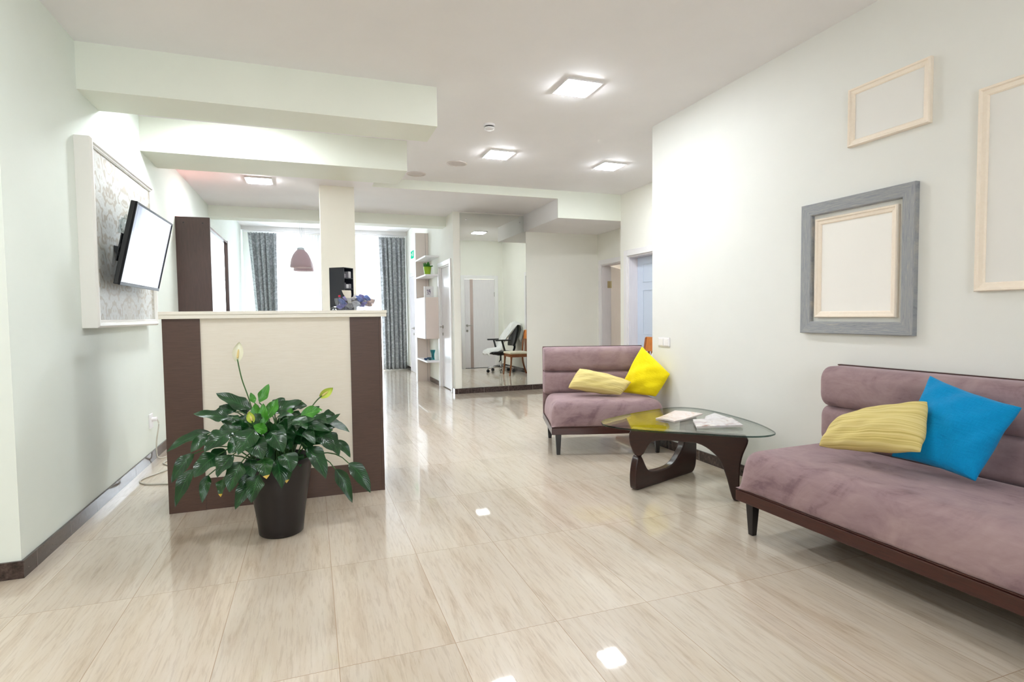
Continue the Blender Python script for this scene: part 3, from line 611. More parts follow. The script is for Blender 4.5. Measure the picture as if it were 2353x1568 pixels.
def slab(pts, p0, d, th, name):
    d = Vector((d[0], d[1], 0)); n = Vector((-d.y, d.x, 0)); p0 = Vector(p0)-O; n = n if n.y > 0 else -n
    q = []
    k = len(pts)
    for i in range(k):
        a, b, c_, e = pts[i-1], pts[i], pts[(i+1) % k], pts[(i+2) % k]
        q.append(b)
        m_ = ((9*(b[0]+c_[0])-a[0]-e[0])/16, (9*(b[1]+c_[1])-a[1]-e[1])/16)
        L1 = math.hypot(c_[0]-b[0], c_[1]-b[1])
        if .02 < L1 < .13 and math.dist(a, b) < .13 and math.dist(c_, e) < .13: q.append(m_)
    bm = BM(); prism(bm, q, lambda s, z: p0+d*s+Vector((0, 0, z)), lambda s, z: p0+d*s+Vector((0, 0, z))+n*th)
    return obj(name, bm, M_MAHOG, t, bevel=.009, seg=3, smooth=True, auto=45)
slab(PA, (2.024, 3.175, 0), (.942, .336), .055, 'leg').name = 'leg'
slab(PB, (1.994, 3.205, 0), (.726, -.687), .045, 'leg')
bm = BM(); tube(bm, [Vector((2.05, 3.195, .215))-O, Vector((2.05, 3.195, .25))-O], .008, 10); obj('pivot_pin', bm, M_LEG, t)
GP = [(1.845,3.340),(1.855,3.270),(1.905,3.160),(2.027,3.025),(2.219,2.868),(2.427,2.692),(2.540,2.640),(2.64,2.648),(2.715,2.713),(2.815,2.960),(2.862,3.250),(2.865,3.500),(2.815,3.645),(2.720,3.715),(2.600,3.715),(2.288,3.633),(1.993,3.510),(1.890,3.435)]
gp = [(p.x, p.y) for p in smoothpath([(a, b, 0) for a, b in GP]+[(GP[0][0], GP[0][1], 0)], 4)[:-1]]
bm = BM(); prism(bm, gp, lambda a, b: Vector((a-O.x, b-O.y, .419)), lambda a, b: Vector((a-O.x, b-O.y, .431)), 0, 1)
obj('glass_top', bm, [M_GLASS, M_GEDGE], t, bevel=.003, seg=2)

M_PAGE = mat('magazine_pages', (226, 222, 218), .6)
def cover(name, seed, cols):
    m = mat(name, cols[0], .25); v = coords(m, (1, 1, 1)); f = noise(m, v, 6+seed, 5, .62, .8)
    L(m, ramp(m, f, [(.32, cols[0]), (.44, cols[1]), (.56, cols[2]), (.7, cols[3])]), bsdf(m).inputs['Base Color']); return m
def magazine(q, z, th, label, m, sag=None):
    c = [sum(p[i] for p in q)/4 for i in (0, 1)]
    t = thing('magazine', label, 'magazine', (c[0], c[1], z), 0, 'magazines on the coffee table')
    for name, z0, z1, mm, k in (('cover', th-.0014, th, m, 1), ('pages', .0014, th-.0014, M_PAGE, .985), ('cover', 0, .0014, m, 1)):
        bm = BM(); n = 12; g = []
        for zz in (z0, z1):
            rows = []
            for j in range(n+1):
                for_ = []
                for i in range(n+1):
                    u, v_ = i/n, j/n
                    x = (q[0][0]*(1-u)+q[1][0]*u)*(1-v_)+(q[3][0]*(1-u)+q[2][0]*u)*v_
                    y = (q[0][1]*(1-u)+q[1][1]*u)*(1-v_)+(q[3][1]*(1-u)+q[2][1]*u)*v_
                    for_.append(bm.verts.new(((x-c[0])*k, (y-c[1])*k, zz+(sag(u, v_) if sag else 0))))
                rows.append(for_)
            g.append(rows)
        A, B = g
        for j in range(n):
            for i in range(n):
                bm.faces.new((A[j][i], A[j+1][i], A[j+1][i+1], A[j][i+1])); bm.faces.new((B[j][i], B[j][i+1], B[j+1][i+1], B[j+1][i]))
        for i in range(n):
            for s in (0, n):
                bm.faces.new((A[s][i], A[s][i+1], B[s][i+1], B[s][i])); bm.faces.new((A[i][s], A[i+1][s], B[i+1][s], B[i][s]))
        obj(name, bm, mm, t)
    return t
MC1 = cover('magazine_cover_floral', 0, [(225, 190, 170), (238, 230, 226), (232, 214, 205), (170, 150, 160)])
MC2 = cover('magazine_cover_collage', 3, [(150, 110, 95), (232, 228, 226), (210, 204, 208), (178, 140, 116)])
MC3 = cover('magazine_cover_pale', 5, [(190, 180, 180), (236, 234, 234), (222, 218, 222), (205, 188, 184)])
magazine([(2.640, 3.270), (2.790, 3.355), (2.745, 3.120), (2.560, 3.180)], .4315, .006, 'pale magazine lying underneath the other two on the glass table', MC3)
magazine([(2.264, 3.335), (2.540, 3.490), (2.640, 3.300), (2.320, 3.190)], .4315, .009, 'magazine with a warm pinkish cover lying at the left, overlapping the pale one', MC1, lambda u, v: .011*max(0, u-.35)/.65+.004*math.sin(3.1*v))
magazine([(2.442, 3.155), (2.725, 3.105), (2.613, 2.869), (2.306, 2.943)], .4385, .011, 'magazine with a busy patchwork cover lying nearest the front edge of the table', MC2)

# ------------------------------------------------------------------ reception desk
t = thing('reception_desk', 'tall cream and dark brown reception desk with pale worktop', 'reception desk', (-.2, 3.823, 0))
X = .2
boxobj('front_panel', M_OAKW, -.638+X, .238+X, .014, .034, .195, 1.178, t)
boxobj('side_stile', M_WENGE, -.838+X, -.638+X, .004, .034, 0, 1.178, t, label='dark brown stile at the left of the front')
boxobj('side_stile', M_WENGE, .238+X, .424+X, .004, .034, 0, 1.178, t, label='dark brown stile at the right of the front')
boxobj('plinth', M_WENGE, -.638+X, .238+X, .008, .034, 0, .195, t, label='dark brown plinth under the pale panel')
boxobj('side_panel', M_WENGE, -.838+X, -.815+X, .034, .60, 0, 1.178, t)
boxobj('side_panel', M_WENGE, .424+X, .442+X, 0, .60, 0, 1.178, t, bevel=.001)
bm = BM(); box(bm, -.850+X, .477+X, -.022, .36, 1.202, 1.222); box(bm, -.850+X, .474+X, -.019, .36, 1.178, 1.201); obj('worktop', bm, M_TOPW, t, bevel=.002)
boxobj('desk_shelf', M_OAKW, -.815+X, .424+X, .12, .72, .72, .75, t)
boxobj('back_rail', M_WENGE, -.815+X, .424+X, .034, .05, .75, 1.178, t)

# things on the worktop
t = thing('display_rack', 'narrow black display rack with small packs, standing on the reception worktop', 'display rack', (.207, 4.112, 1.222), math.radians(52))
bm = BM(); box(bm, -.055, -.051, -.06, .06, 0, .30); box(bm, .051, .055, -.06, .06, 0, .30); box(bm, -.055, .055, .055, .06, 0, .30); box(bm, -.055, .055, -.06, .06, .296, .30)
obj('case', bm, mat('rack_black', (34, 36, 44), .4), t)
for k in range(4): boxobj('shelf', bpy.data.materials['rack_black'], -.051, .051, -.058, .055, .004+.073*k, .010+.073*k, t)
PK = [mat('pack_grey', (120, 118, 124), .4), mat('pack_dark', (70, 66, 78), .4), mat('pack_silver', (190, 188, 190), .35)]
rk = Matrix.Rotation(math.radians(52), 4, 'Z')
for k in range(4):
    for j in range(3):
        x = -.032+.031*j; h = (.032, .046, .038, .028)[(k+j) % 4]
        p = rk @ Vector((x, -.028, .011+.073*k)) + Vector((.207, 4.112, 1.222))
        o = boxobj('small_pack', PK[(k*2+j) % 3], -.013, .013, -.022, .022, 0, h, bevel=.002)
        o.location = p; o.rotation_euler = (0, 0, math.radians(52+random.uniform(-8, 8)))
        tag(o, ('%s small pack on the %s shelf of the black display rack' % (('left hand', 'middle', 'right hand')[j], ('lowest', 'second lowest', 'second highest', 'highest')[k])), 'pack', 'packs in the black display rack')
t = thing('glass_bowl', 'oval cut crystal bowl of wrapped sachets at the right end of the worktop', 'bowl', (.288, 3.935, 1.222))
bm = BM(); n = 40
prof = [(.60, 0), (.82, .002), (.93, .03), (.99, .065), (1.0, .082), (.965, .082), (.95, .065), (.88, .032), (.78, .008), (.60, .006)]
rings = []
for r, z in prof: rings.append([bm.verts.new((.136*r*math.cos(6.2832*k/n)*(1+.025*(k % 2)), .092*r*math.sin(6.2832*k/n)*(1+.025*(k % 2)), z)) for k in range(n)])
for a, b in zip(rings, rings[1:]):
    for k in range(n): bm.faces.new((a[k], a[(k+1) % n], b[(k+1) % n], b[k]))
bm.faces.new(rings[0]); bm.faces.new(rings[-1])
obj('bowl_body', bm, M_CRYSTAL, t)
SC = [('violet', (140, 134, 190)), ('blue', (104, 124, 184)), ('silver', (214, 212, 210)), ('grey', (168, 166, 162)), ('peach', (226, 196, 176)), ('white', (232, 230, 228)), ('lilac', (158, 150, 206)), ('taupe', (150, 142, 128))]
SM = [mat('sachet_'+n_, c_, .3, .2) for n_, c_ in SC]
spots = [(-.10, -.02, .03, 0), (-.075, .03, .05, 6), (-.09, -.03, .06, 1), (-.04, -.04, .03, 3), (-.03, .02, .055, 7), (0, -.045, .045, 2), (.015, .01, .06, 3), (.045, -.04, .04, 6), (.06, .02, .06, 5), (.085, -.03, .045, 4), (.10, .01, .06, 4), (.02, -.03, .078, 1), (.075, -.01, .085, 1), (-.055, 0, .08, 6), (-.01, -.02, .088, 2), (.045, .02, .088, 0)]
def sachet(p, k, ang, sx, sy, label):
    bm = BM(); K = 7; rnd = random.Random(int(p[0]*1e4)+k); Vt = []
    for s in (1, -1):
        Vt.append([[bm.verts.new(((i/K-.5)*sx, (j/K-.5)*sy, s*.008*max(0, (16*(i/K)*(1-i/K)*(j/K)*(1-j/K)))**.4+.006*math.sin(7*i/K+5*j/K+rnd.uniform(0, 1)))) for i in range(K+1)] for j in range(K+1)])
    for G_ in Vt:
        for j in range(K):
            for i in range(K): bm.faces.new((G_[j][i], G_[j][i+1], G_[j+1][i+1], G_[j+1][i]))
    A, B = Vt
    for i in range(K):
        for s in (0, K): bm.faces.new((A[s][i], A[s][i+1], B[s][i+1], B[s][i])); bm.faces.new((A[i][s], A[i+1][s], B[i+1][s], B[i][s]))
    o = obj('sachet', bm, SM[k]); o.location = p; o.rotation_euler = ang
    return tag(o, label, 'sachet', 'wrapped sachets in the crystal bowl')
where = ['far left bottom', 'left rear', 'left front', 'front left of centre', 'rear left of centre', 'front centre bottom', 'rear centre', 'front right of centre', 'rear right', 'right front', 'far right', 'top front centre', 'top right', 'top left', 'top centre', 'top rear right']
for i, (a, b, z, k) in enumerate(spots):
    sachet((.288+a, 3.935+b, 1.222+z), k, (random.uniform(.7, 1.4), random.uniform(-.4, .4), random.uniform(-1, 1)), .05, .042, '%s wrapped sachet, %s in the crystal bowl' % (SC[k][0], where[i]))
bm = BM(); rings = []
for z, a, b in ((0, .012, .005), (.03, .014, .006), (.06, .026, .010), (.085, .030, .012)): rings.append([bm.verts.new((a*math.cos(6.2832*k/16)-.25*z, b*math.sin(6.2832*k/16), z)) for k in range(16)])
for a, b in zip(rings, rings[1:]):
    for k in range(16): bm.faces.new((a[k], a[(k+1) % 16], b[(k+1) % 16], b[k]))
bm.faces.new(rings[0]); bm.faces.new(rings[-1])
o = obj('tube', bm, mat('cream_tube', (226, 220, 206), .4), smooth=True, auto=40); o.location = (.245, 3.87, 1.27)
tag(o, 'cream squeeze tube standing upright at the left of the crystal bowl', 'tube')
t = thing('bottle', 'small clear bottle with a red cap at the left edge of the crystal bowl', 'bottle', (.180, 3.895, 1.262))
bm = BM(); lathe(bm, [(0, 0), (.010, 0), (.010, .045), (.006, .05), (0, .05)], n=16); obj('body', bm, M_CRYSTAL, t, smooth=True, auto=40)
bm = BM(); lathe(bm, [(0, .05), (.007, .05), (.007, .062), (0, .062)], n=16); obj('cap', bm, mat('red_cap', (200, 30, 60), .35), t, smooth=True, auto=40, label='red cap')
for (x, y, lab) in ((.140, 3.93, 'crumpled clear wrapper on the worktop left of the crystal bowl'), (.155, 3.89, 'second small clear wrapper in front of the crumpled one, left of the bowl')):
    bm = BM(); bmesh.ops.create_icosphere(bm, subdivisions=2, radius=.022)
    for v in bm.verts: v.co *= random.uniform(.6, 1.15); v.co.z = max(v.co.z*.7, -.012)+.012
    o = obj('wrapper', bm, M_FILM); o.location = (x, y, 1.222); tag(o, lab, 'wrapper', 'wrappers on the worktop')
# ------------------------------------------------------------------ peace lily
C0 = Vector((-.185, 3.285, 0))
t = thing('potted_plant', 'peace lily with drooping dark leaves in a dark brown pot before the desk', 'potted plant', C0)
bm = BM(); lathe(bm, [(0, 0), (.108, 0), (.114, .006), (.120, .06), (.129, .13), (.143, .22), (.160, .32), (.168, .39), (.171, .412), (.167, .417), (.161, .412), (.157, .36), (.10, .355), (0, .355)], n=56)
obj('pot', bm, M_POT, t, smooth=True, auto=50)
bm = BM(); lathe(bm, [(.156, .372), (.10, .380), (0, .384)], n=40)
for v in bm.verts: v.co.z += random.uniform(-.004, .004)
obj('soil', bm, M_SOIL, t, smooth=True)
bm = BM(); uvl = bm.loops.layers.uv.new('UVMap')
def leaf(b, tp, W, kind, seed):
    rnd = random.Random(seed); b = Vector(b)-C0; tp = Vector(tp)-C0; d = tp-b; W *= 1.25; ln = d.length
    radial = Vector((d.x, d.y, 0)); radial = radial.normalized() if radial.length > 1e-4 else Vector((0, -1, 0))
    droop = -d.z/ln
    ctrl = b + d*.42 + Vector((0, 0, 1))*ln*(.16 if droop > -.2 else .03) + radial*ln*.05
    path = bez(b, ctrl, tp, 12)
    n0 = (Vector((0, -.75, .55)) + radial*.35*max(0, droop) + Vector((rnd.uniform(-.35, .35), rnd.uniform(-.2, .2), rnd.uniform(-.15, .35)))).normalized()
    fold = rnd.uniform(.14, .32); wav = rnd.uniform(0, 6.28); tw = rnd.uniform(-.35, .35); grid = []
    for i, p in enumerate(path):
        s = i/12; tg = (path[min(i+1, 12)]-path[max(i-1, 0)]).normalized()
        sd = tg.cross(n0)
        if sd.length < .1: sd = tg.cross(Vector((1, 0, .3)))
        sd.normalize(); nn = sd.cross(tg).normalized()
        sd = (sd*math.cos(tw*s)+nn*math.sin(tw*s)); nn = sd.cross(tg)
        q_ = max(0, (s-.36)/.64); wd = W*.5*((s/.36)**.75 if s < .36 else (1-q_)**.8*(1+.5*q_))
        row = []
        for k in range(-2, 3):
            a = k/2; row.append(bm.verts.new(p + sd*wd*a + nn*(fold*wd*abs(a)**1.3 + .20*wd*math.sin(11*s+wav+a*2.2)*abs(a))))
        grid.append(row)
    mi = {0: 0, 1: 1, 2: 2}[kind]
    for i in range(12):
        for k in range(4):
            f = bm.faces.new((grid[i][k], grid[i][k+1], grid[i+1][k+1], grid[i+1][k])); f.material_index = mi; f.smooth = True
            for l, (ii, kk) in zip(f.loops, ((i, k), (i, k+1), (i+1, k+1), (i+1, k))): l[uvl].uv = (ii/12, kk/4)
    # stalk from the crown
    r0 = Vector((b.x*.28+rnd.uniform(-.03, .03), b.y*.28+rnd.uniform(-.03, .03), .378))
    c = Vector((b.x*.55, b.y*.55, max(b.z, .40)*.55+.30)) if b.z > .40 else Vector((b.x*.75, b.y*.75, .47))
    tube(bm, bez(r0, c, b, 6), [.0045, .004, .004, .0035, .0035, .003, .003], 6, 3, cap=False)
for i, (b, tp, W, k) in enumerate(LEAVES): leaf(b, tp, W, k, i)
rnd = random.Random(4)
for i in range(38):                                                  # inner leaves filling the crown
    a = rnd.uniform(0, 6.28); r = rnd.uniform(.05, .12); R = r+rnd.uniform(.10, .17)
    b = C0+Vector((r*math.cos(a), r*math.sin(a), rnd.uniform(.50, .60))); e = C0+Vector((R*math.cos(a)*1.25, R*math.sin(a), rnd.uniform(.46, .66)))
    leaf(b, e, rnd.uniform(.06, .085), 0, 200+i)
me = bpy.data.meshes.new('foliage'); bm.to_mesh(me); bm.free()
for m in (M_LEAF, M_LEAFB, M_LEAFT, M_STEM): me.materials.append(m)
fo = bpy.data.objects.new('foliage', me); COL.objects.link(fo); fo.parent = t
for i, (pth, c) in enumerate(FLOWERS):
    pts = smoothpath([Vector(p)-C0 for p in pth], 5)
    bm = BM(); tube(bm, [Vector((pts[0].x*.3, pts[0].y*.3, .38))]+pts, .0032, 7); fl = obj('flower', bm, M_STEM, t, smooth=True)
    c = Vector(c)-C0; e = pts[-1]; up = (c-e).normalized() if (c-e).length > .005 else Vector((0, 0, 1))
    up = (up+Vector((0, 0, .25 if i == 0 else 0))).normalized()
    ln, wd = ((.105, .040), (.085, .036), (.062, .030))[i]; bm = BM(); g = []
    sd = up.cross(Vector((0, -1, 0))).normalized(); nn = sd.cross(up).normalized()
    e2 = e - up*.012
    for a in range(11):
        s = a/10; ww = wd*.5*math.sin(math.pi*min(1, s*.94+.06))**.75*(1.1-.25*s); row = []
        for k in range(-3, 4):
            q = k/3; row.append(bm.verts.new(e2+up*ln*s+sd*ww*q*1.35-nn*(.010-.016*q*q)+nn*.010*math.sin(3*s)))
        g.append(row)
    for a in range(10):
        for k in range(6): bm.faces.new((g[a][k], g[a][k+1], g[a+1][k+1], g[a+1][k]))
    obj('spathe', bm, M_SPATHE if i == 0 else M_SPATHEG, fl, smooth=True)
    bm = BM(); tube(bm, [e2+up*ln*.15, e2+up*ln*.25, e2+up*ln*.5, e2+up*ln*.62], [.003, .0055, .005, .002], 10); obj('spadix', bm, M_SPADIX, fl, smooth=True)

# ------------------------------------------------------------------ framed pictures on the right wall
def picture(name, label, y0, y1, z0, z1, wd, m, group, mh=None, panel=None, depth=.028, flat=False):
    """frame on the right wall between y0..y1 and z0..z1; moulding with a raised outer lip"""
    cy, cz = (y0+y1)/2, (z0+z1)/2
    t = thing(name, label, 'picture frame', (XR, cy, cz), 0, group)
    hy, hz = (y1-y0)/2, (z1-z0)/2
    prof = [(0, 0), (0, depth*.75), (wd*.10, depth), (wd*.30, depth*.96), (wd*.42, depth*.72), (wd*.85, depth*.62), (wd, depth*.45), (wd, 0)]
    if flat: prof = [(0, 0), (0, depth*.92), (.004, depth), (wd*.93, depth*.86), (wd, depth*.7), (wd, 0)]
    bm = BM(); R = []
    for a, d in prof:
        R.append([bm.verts.new((-d-.0005, s*(hy-a), r*(hz-a))) for s, r in ((-1, -1), (1, -1), (1, 1), (-1, 1))])
    for A, B in zip(R, R[1:]):
        for k in range(4):
            f = bm.faces.new((A[k], A[(k+1) % 4], B[(k+1) % 4], B[k])); f.material_index = 0 if k in (0, 2) or not mh else 1
    for k in range(4): bm.faces.new((R[-1][k], R[-1][(k+1) % 4], R[0][(k+1) % 4], R[0][k]))
    obj('frame', bm, [m, mh] if mh else m, t)
    if panel: boxobj('backing', panel, -.010, -.001, -hy+wd*.9, hy-wd*.9, -hz+wd*.9, hz-wd*.9, t, label='blank pale picture panel')
M_BLANK = mat('blank_grey_panel', (234, 232, 227), .6); M_BLANKC = mat('blank_ivory_panel', (246, 243, 237), .6)
G = 'framed blank panels on the right wall'
picture('picture_frame', 'small landscape cream frame around a blank grey panel, highest on the wall', 1.921, 2.365, 2.098, 2.418, .036, M_FRAMEC, G, None, M_BLANK)
picture('picture_frame', 'large cream frame with blank grey panel, cut off by the right edge', .90, 1.708, 1.260, 2.175, .040, M_FRAMEC, G, None, M_BLANK)
picture('picture_frame', 'large weathered grey open frame hung around a smaller cream frame', 1.975, 2.668, 1.047, 1.826, .070, M_GREYH, G, M_GREYV, None, .032, True)
picture('picture_frame', 'cream frame with blank ivory panel hung inside the large grey frame', 2.070, 2.571, 1.142, 1.731, .036, M_FRAMEC, G, None, M_BLANKC)
t = thing('light_switch', 'white double light switch on the right wall above the small sofa', 'light switch', (XR, 4.132, .927))
boxobj('plate', M_WHITE, -.009, 0, -.082, .082, -.041, .041, t, bevel=.003)
boxobj('rocker', M_WHITE, -.014, -.008, -.072, -.004, -.03, .03, t, bevel=.002)
boxobj('rocker', M_WHITE, -.014, -.008, .004, .072, -.03, .03, t, bevel=.002)

# ------------------------------------------------------------------ wall panel and television on the left wall
y0, y1, z0, z1 = 3.975, 5.36, 1.130, 2.262
t = thing('wall_panel', 'white framed panel of silver damask fabric on the left wall behind the television', 'wall panel', (XL, (y0+y1)/2, (z0+z1)/2))
hy, hz = (y1-y0)/2, (z1-z0)/2; bm = BM(); R = []
for a, d in ((0, 0), (0, .078), (.012, .088), (.026, .088), (.034, .078), (.040, .080), (.048, .072), (.048, 0)):
    R.append([bm.verts.new((d+.0005, s*(hy-a), r*(hz-a))) for s, r in ((-1, -1), (1, -1), (1, 1), (-1, 1))])
for A, B in zip(R, R[1:]):
    for k in range(4): bm.faces.new((A[k], A[(k+1) % 4], B[(k+1) % 4], B[k]))
for k in range(4): bm.faces.new((R[-1][k], R[-1][(k+1) % 4], R[0][(k+1) % 4], R[0][k]))
obj('frame', bm, mat('panel_frame_white', (238, 236, 230), .4), t)
sheet('fabric', lambda u, v: Vector((.066, -hy+.046+(2*hy-.092)*u, -hz+.046+(2*hz-.092)*v)), 1, 1, M_DAMASK, t, 0, (1.3, 1.05), smooth=False)

t = thing('television', 'flat black television tilted out from the damask panel, painted window reflection on screen', 'television', (-1.058, 4.535, 1.655), 0, None, None)
t.rotation_euler = (0, 0, 0)
Rm = Matrix.Rotation(1.561, 4, 'Z') @ Matrix.Rotation(.217, 4, 'X')
t.rotation_euler = Rm.to_euler()
hw, hh = .45, .2655
boxobj('housing', M_BLACK, -hw, hw, .002, .028, -hh, hh, t, bevel=.004)
bm = BM()
for q in ((-hw, hw, -hh, -hh+.022), (-hw, hw, hh-.012, hh), (-hw, -hw+.011, -hh+.022, hh-.012), (hw-.011, hw, -hh+.022, hh-.012)): box(bm, q[0], q[1], -.010, .003, q[2], q[3])
obj('bezel', bm, mat('gloss_bezel', (16, 15, 20), .4, spec=.2), t, bevel=.002)
M_SCREEN = mat('screen_reflection_glow', (14, 14, 18), .10); bs = bsdf(M_SCREEN)
v = coords(M_SCREEN, (3.2, 1, .55), rot=(0, .35, 0)); f = noise(M_SCREEN, v, 3.2, 3, .5, .7)
L(M_SCREEN, ramp(M_SCREEN, f, [(.35, (170, 182, 218)), (.5, (214, 222, 244)), (.62, (250, 252, 255))]), bs.inputs['Emission Color']); bs.inputs['Emission Strength'].default_value = .36  # window and curtain reflection added as pale emitted streaks
boxobj('screen', M_SCREEN, -hw+.010, hw-.010, -.004, .002, -hh+.021, hh-.011, t)
bm = BM(); box(bm, -.22, .10, .028, .040, -.13, .11); 
for k in range(5): box(bm, -.20+.05*k, -.19+.05*k, .040, .048, -.10, .08)
obj('mount_plate', bm, mat('mount_black', (18, 18, 20), .45), t)
bm = BM(); box(bm, -.16, -.10, .04, .16, -.06, -.02); box(bm, .02, .08, .04, .16, -.06, -.02); tube(bm, [(-.20, .09, -.04), (.12, .09, -.04)], .012, 8); obj('mount_arm', bm, bpy.data.materials['mount_black'], t)
bm = BM()
for j in range(2):
    for k in range(4): box(bm, -.335+.035*k, -.322+.035*k, .064, .067, -.085+.055*j, -.060+.055*j)
box(bm, -.345, -.16, .067, .073, -.12, .06)
obj('slotted_bracket', bm, bpy.data.materials['mount_black'], t)
bm = BM(); bmesh.ops.create_icosphere(bm, subdivisions=3, radius=1)
rnd = random.Random(2)
for v_ in bm.verts:
    k = 1+.22*math.sin(9*v_.co.x+4*v_.co.z)+.16*math.sin(13*v_.co.y-6*v_.co.z)+rnd.uniform(-.09, .09); v_.co = Vector((v_.co.x*.075*k, v_.co.y*.025*k, v_.co.z*.06*k))
o = obj('film_wrap', bm, M_FILM, t, label='crumpled clear film on the mount'); o.location = (-.28, .075, .115)

# ------------------------------------------------------------------ socket and cable at the left wall
t = thing('wall_socket', 'white double wall socket low on the left wall beside the desk', 'socket', (XL, 5.34, .335))
boxobj('plate', M_WHITE, 0, .011, -.05, .05, -.06, .06, t, bevel=.003)
bm = BM(); tube(bm, [(.011, .012, .012), (.048, .012, .012)], .018, 14); obj('plug', bm, M_WHITE, t, smooth=True, auto=40)
bm = BM(); pts = smoothpath([(-1.235, 5.352, .347), (-1.222, 5.352, .30), (-1.243, 5.36, .17), (-1.25, 5.37, .06), (-1.235, 5.38, .012), (-1.19, 5.45, .006), (-1.12, 5.55, .006), (-1.10, 5.42, .006), (-1.165, 5.20, .006), (-1.07, 5.02, .006), (-1.20, 4.72, .006), (-1.14, 4.58, .006), (-1.0, 4.53, .006), (-.85, 4.50, .006)], 6)
tube(bm, pts, .0055, 8)
tag(obj('power_cable', bm, mat('white_cable', (206, 202, 190), .5), smooth=True), 'white power cable hanging from the wall socket and looping on the floor behind the desk', 'cable')

# ------------------------------------------------------------------ tall cabinet with a mirrored front, left wall behind the desk
t = thing('mirror_cabinet', 'tall dark brown cabinet with mirrored front against the left wall behind the desk', 'cabinet', (XL, 6.55, 0))
boxobj('side_panel', M_PANELD, .001, .315, 0, .032, 0, 2.225, t)
for x in (.075, .25):
    bm = BM(); tube(bm, [(x, .001, 2.165), (x, -.0015, 2.165)], .008, 12); obj('screw_cap', bm, M_LEG, t)
boxobj('carcass', M_PANELD, .001, .285, .032, 1.29, 0, 2.135, t)
boxobj('side_panel', M_PANELD, .001, .315, 1.29, 1.322, 0, 2.15, t)
boxobj('mirror_front', M_MIRROR, .286, .294, .034, 1.288, .12, 2.12, t)
boxobj('mirror_rail', M_PANELD, .285, .312, .033, 1.289, 2.12, 2.14, t); boxobj('mirror_rail', M_PANELD, .285, .312, .033, 1.289, .08, .12, t)
t = thing('accent_lamp', 'small pink accent light hidden on top of the tall brown cabinet', 'lamp', (XL+.10, 6.72, 2.135))
boxobj('base', M_WHITE, -.03, .03, -.08, .08, 0, .016, t); boxobj('led', M_PINK, -.02, .02, -.07, .07, .016, .022, t)

# ------------------------------------------------------------------ curtains
def curtain(label, x0, x1, bx0, bx1, z0, z1, folds, seed, y=12.47):
    ph = random.Random(seed).uniform(0, 6.28)
    def fn(u, v):
        k = v**1.4; a, b = bx0+(x0-bx0)*k, bx1+(x1-bx1)*k
        w_ = math.sin(2*math.pi*folds*u+ph)+.35*math.sin(2*math.pi*folds*2.3*u+ph*2)
        top = .5+.5*min(1, (1-v)*9)
        return Vector((a+(b-a)*u+.012*math.sin(2*math.pi*folds*u*2+ph), y+.045*w_*top+.01*math.sin(6*v+9*u), z0+(z1-z0)*v+(.007*math.sin(2*math.pi*folds*2*u) if v > .99 else 0)))
    o = sheet('curtain', fn, 90, 30, M_CURTAIN, None, .004, (1.25, 2.9))
    return tag(o, label, 'curtain', 'slate damask curtains')
curtain('left slate grey damask curtain, gathered inward lower down by the left wall', -1.175, -.635, -1.02, -.66, .015, 2.915, 5, 1)
curtain('right slate grey damask curtain hanging to the floor right of the column', 1.415, 1.985, 1.465, 1.985, .012, 2.912, 6, 4)
def sheer(label, x0, x1, folds, seed):
    ph = random.Random(seed).uniform(0, 6.28)
    def fn(u, v):
        d = .010+.012*(1-v)
        return Vector((x0+(x1-x0)*u, 12.60+d*math.sin(2*math.pi*folds*u+ph)+.4*d*math.sin(2*math.pi*folds*2.7*u), .02+2.90*v))
    o = sheet('sheer_curtain', fn, 220, 6, M_SHEER); tag(o, label, 'curtain', 'white voile curtains')
sheer('white voile curtain over the left window behind the pendant lamps', -1.0, .42, 26, 2)
sheer('white voile curtain over the right window beside the column', .44, 1.70, 22, 5)
t = thing('curtain_rail', 'white curtain rail along the top of the window wall', 'curtain rail', (.4, 12.5, 2.94))
bm = BM(); box(bm, -1.66, 1.60, -.04, -.02, 0, .018); box(bm, -1.66, 1.60, .125, .14, .002, .018); obj('track', bm, M_WHITE, t)
bm = BM()
for k in range(40): box(bm, -1.62+.08*k, -1.612+.08*k, -.034, -.026, -.014, 0)
obj('glider', bm, M_WHITE, t)['kind'] = 'stuff'

# ------------------------------------------------------------------ corner shelving by the hall door
XPn = 1.78
t = thing('shelf_unit', 'tall pale corner shelf unit with a hung box cupboard beside the hall door', 'shelf unit', (XPn, 10.02, 0))
wd = XS-XPn-.003
boxobj('back_panel', M_PINE, .008, wd, 0, .15, 0, 2.665, t)
boxobj('edge_panel', M_PINEL, 0, .008, 0, .15, 0, 2.665, t)
boxobj('trim_strip', mat('shelf_seam', (150, 140, 136), .5), wd-.052, wd-.048, -.003, 0, 0, 2.66, t)
bm = BM(); box(bm, .003, wd-.01, -.86, -.002, .80, 1.49); o = obj('cupboard', bm, M_PINE, t, bevel=.002)
boxobj('cupboard_door', M_PINEL, -.016, .002, -.86, -.004, .80, 1.49, t, bevel=.002)
for z in (2.15, 1.842, .405):
    bm = BM(); prism(bm, [(0, -.02), (0, -.88), (.01, -.90), (wd, -.90), (wd, -.02)], lambda a, b, z=z: Vector((a, b+.018, z)), lambda a, b, z=z: Vector((a, b+.018, z+.026))); obj('shelf', bm, M_PINEL, t, bevel=.002)
t = thing('potted_succulent', 'small green succulent in a lime pot on the hall shelf', 'potted plant', (1.872, 9.42, 1.868))
bm = BM(); lathe(bm, [(0, 0), (.062, 0), (.066, .008), (.060, .010), (0, .010)], n=28); obj('saucer', bm, mat('orange_saucer', (196, 110, 40), .4), t, smooth=True, auto=40)
bm = BM(); lathe(bm, [(0, .011), (.050, .011), (.066, .125), (.068, .142), (.062, .142), (.060, .128), (0, .126)], n=28); obj('pot', bm, mat('lime_pot', (150, 186, 36), .3), t, smooth=True, auto=50)
bm = BM()
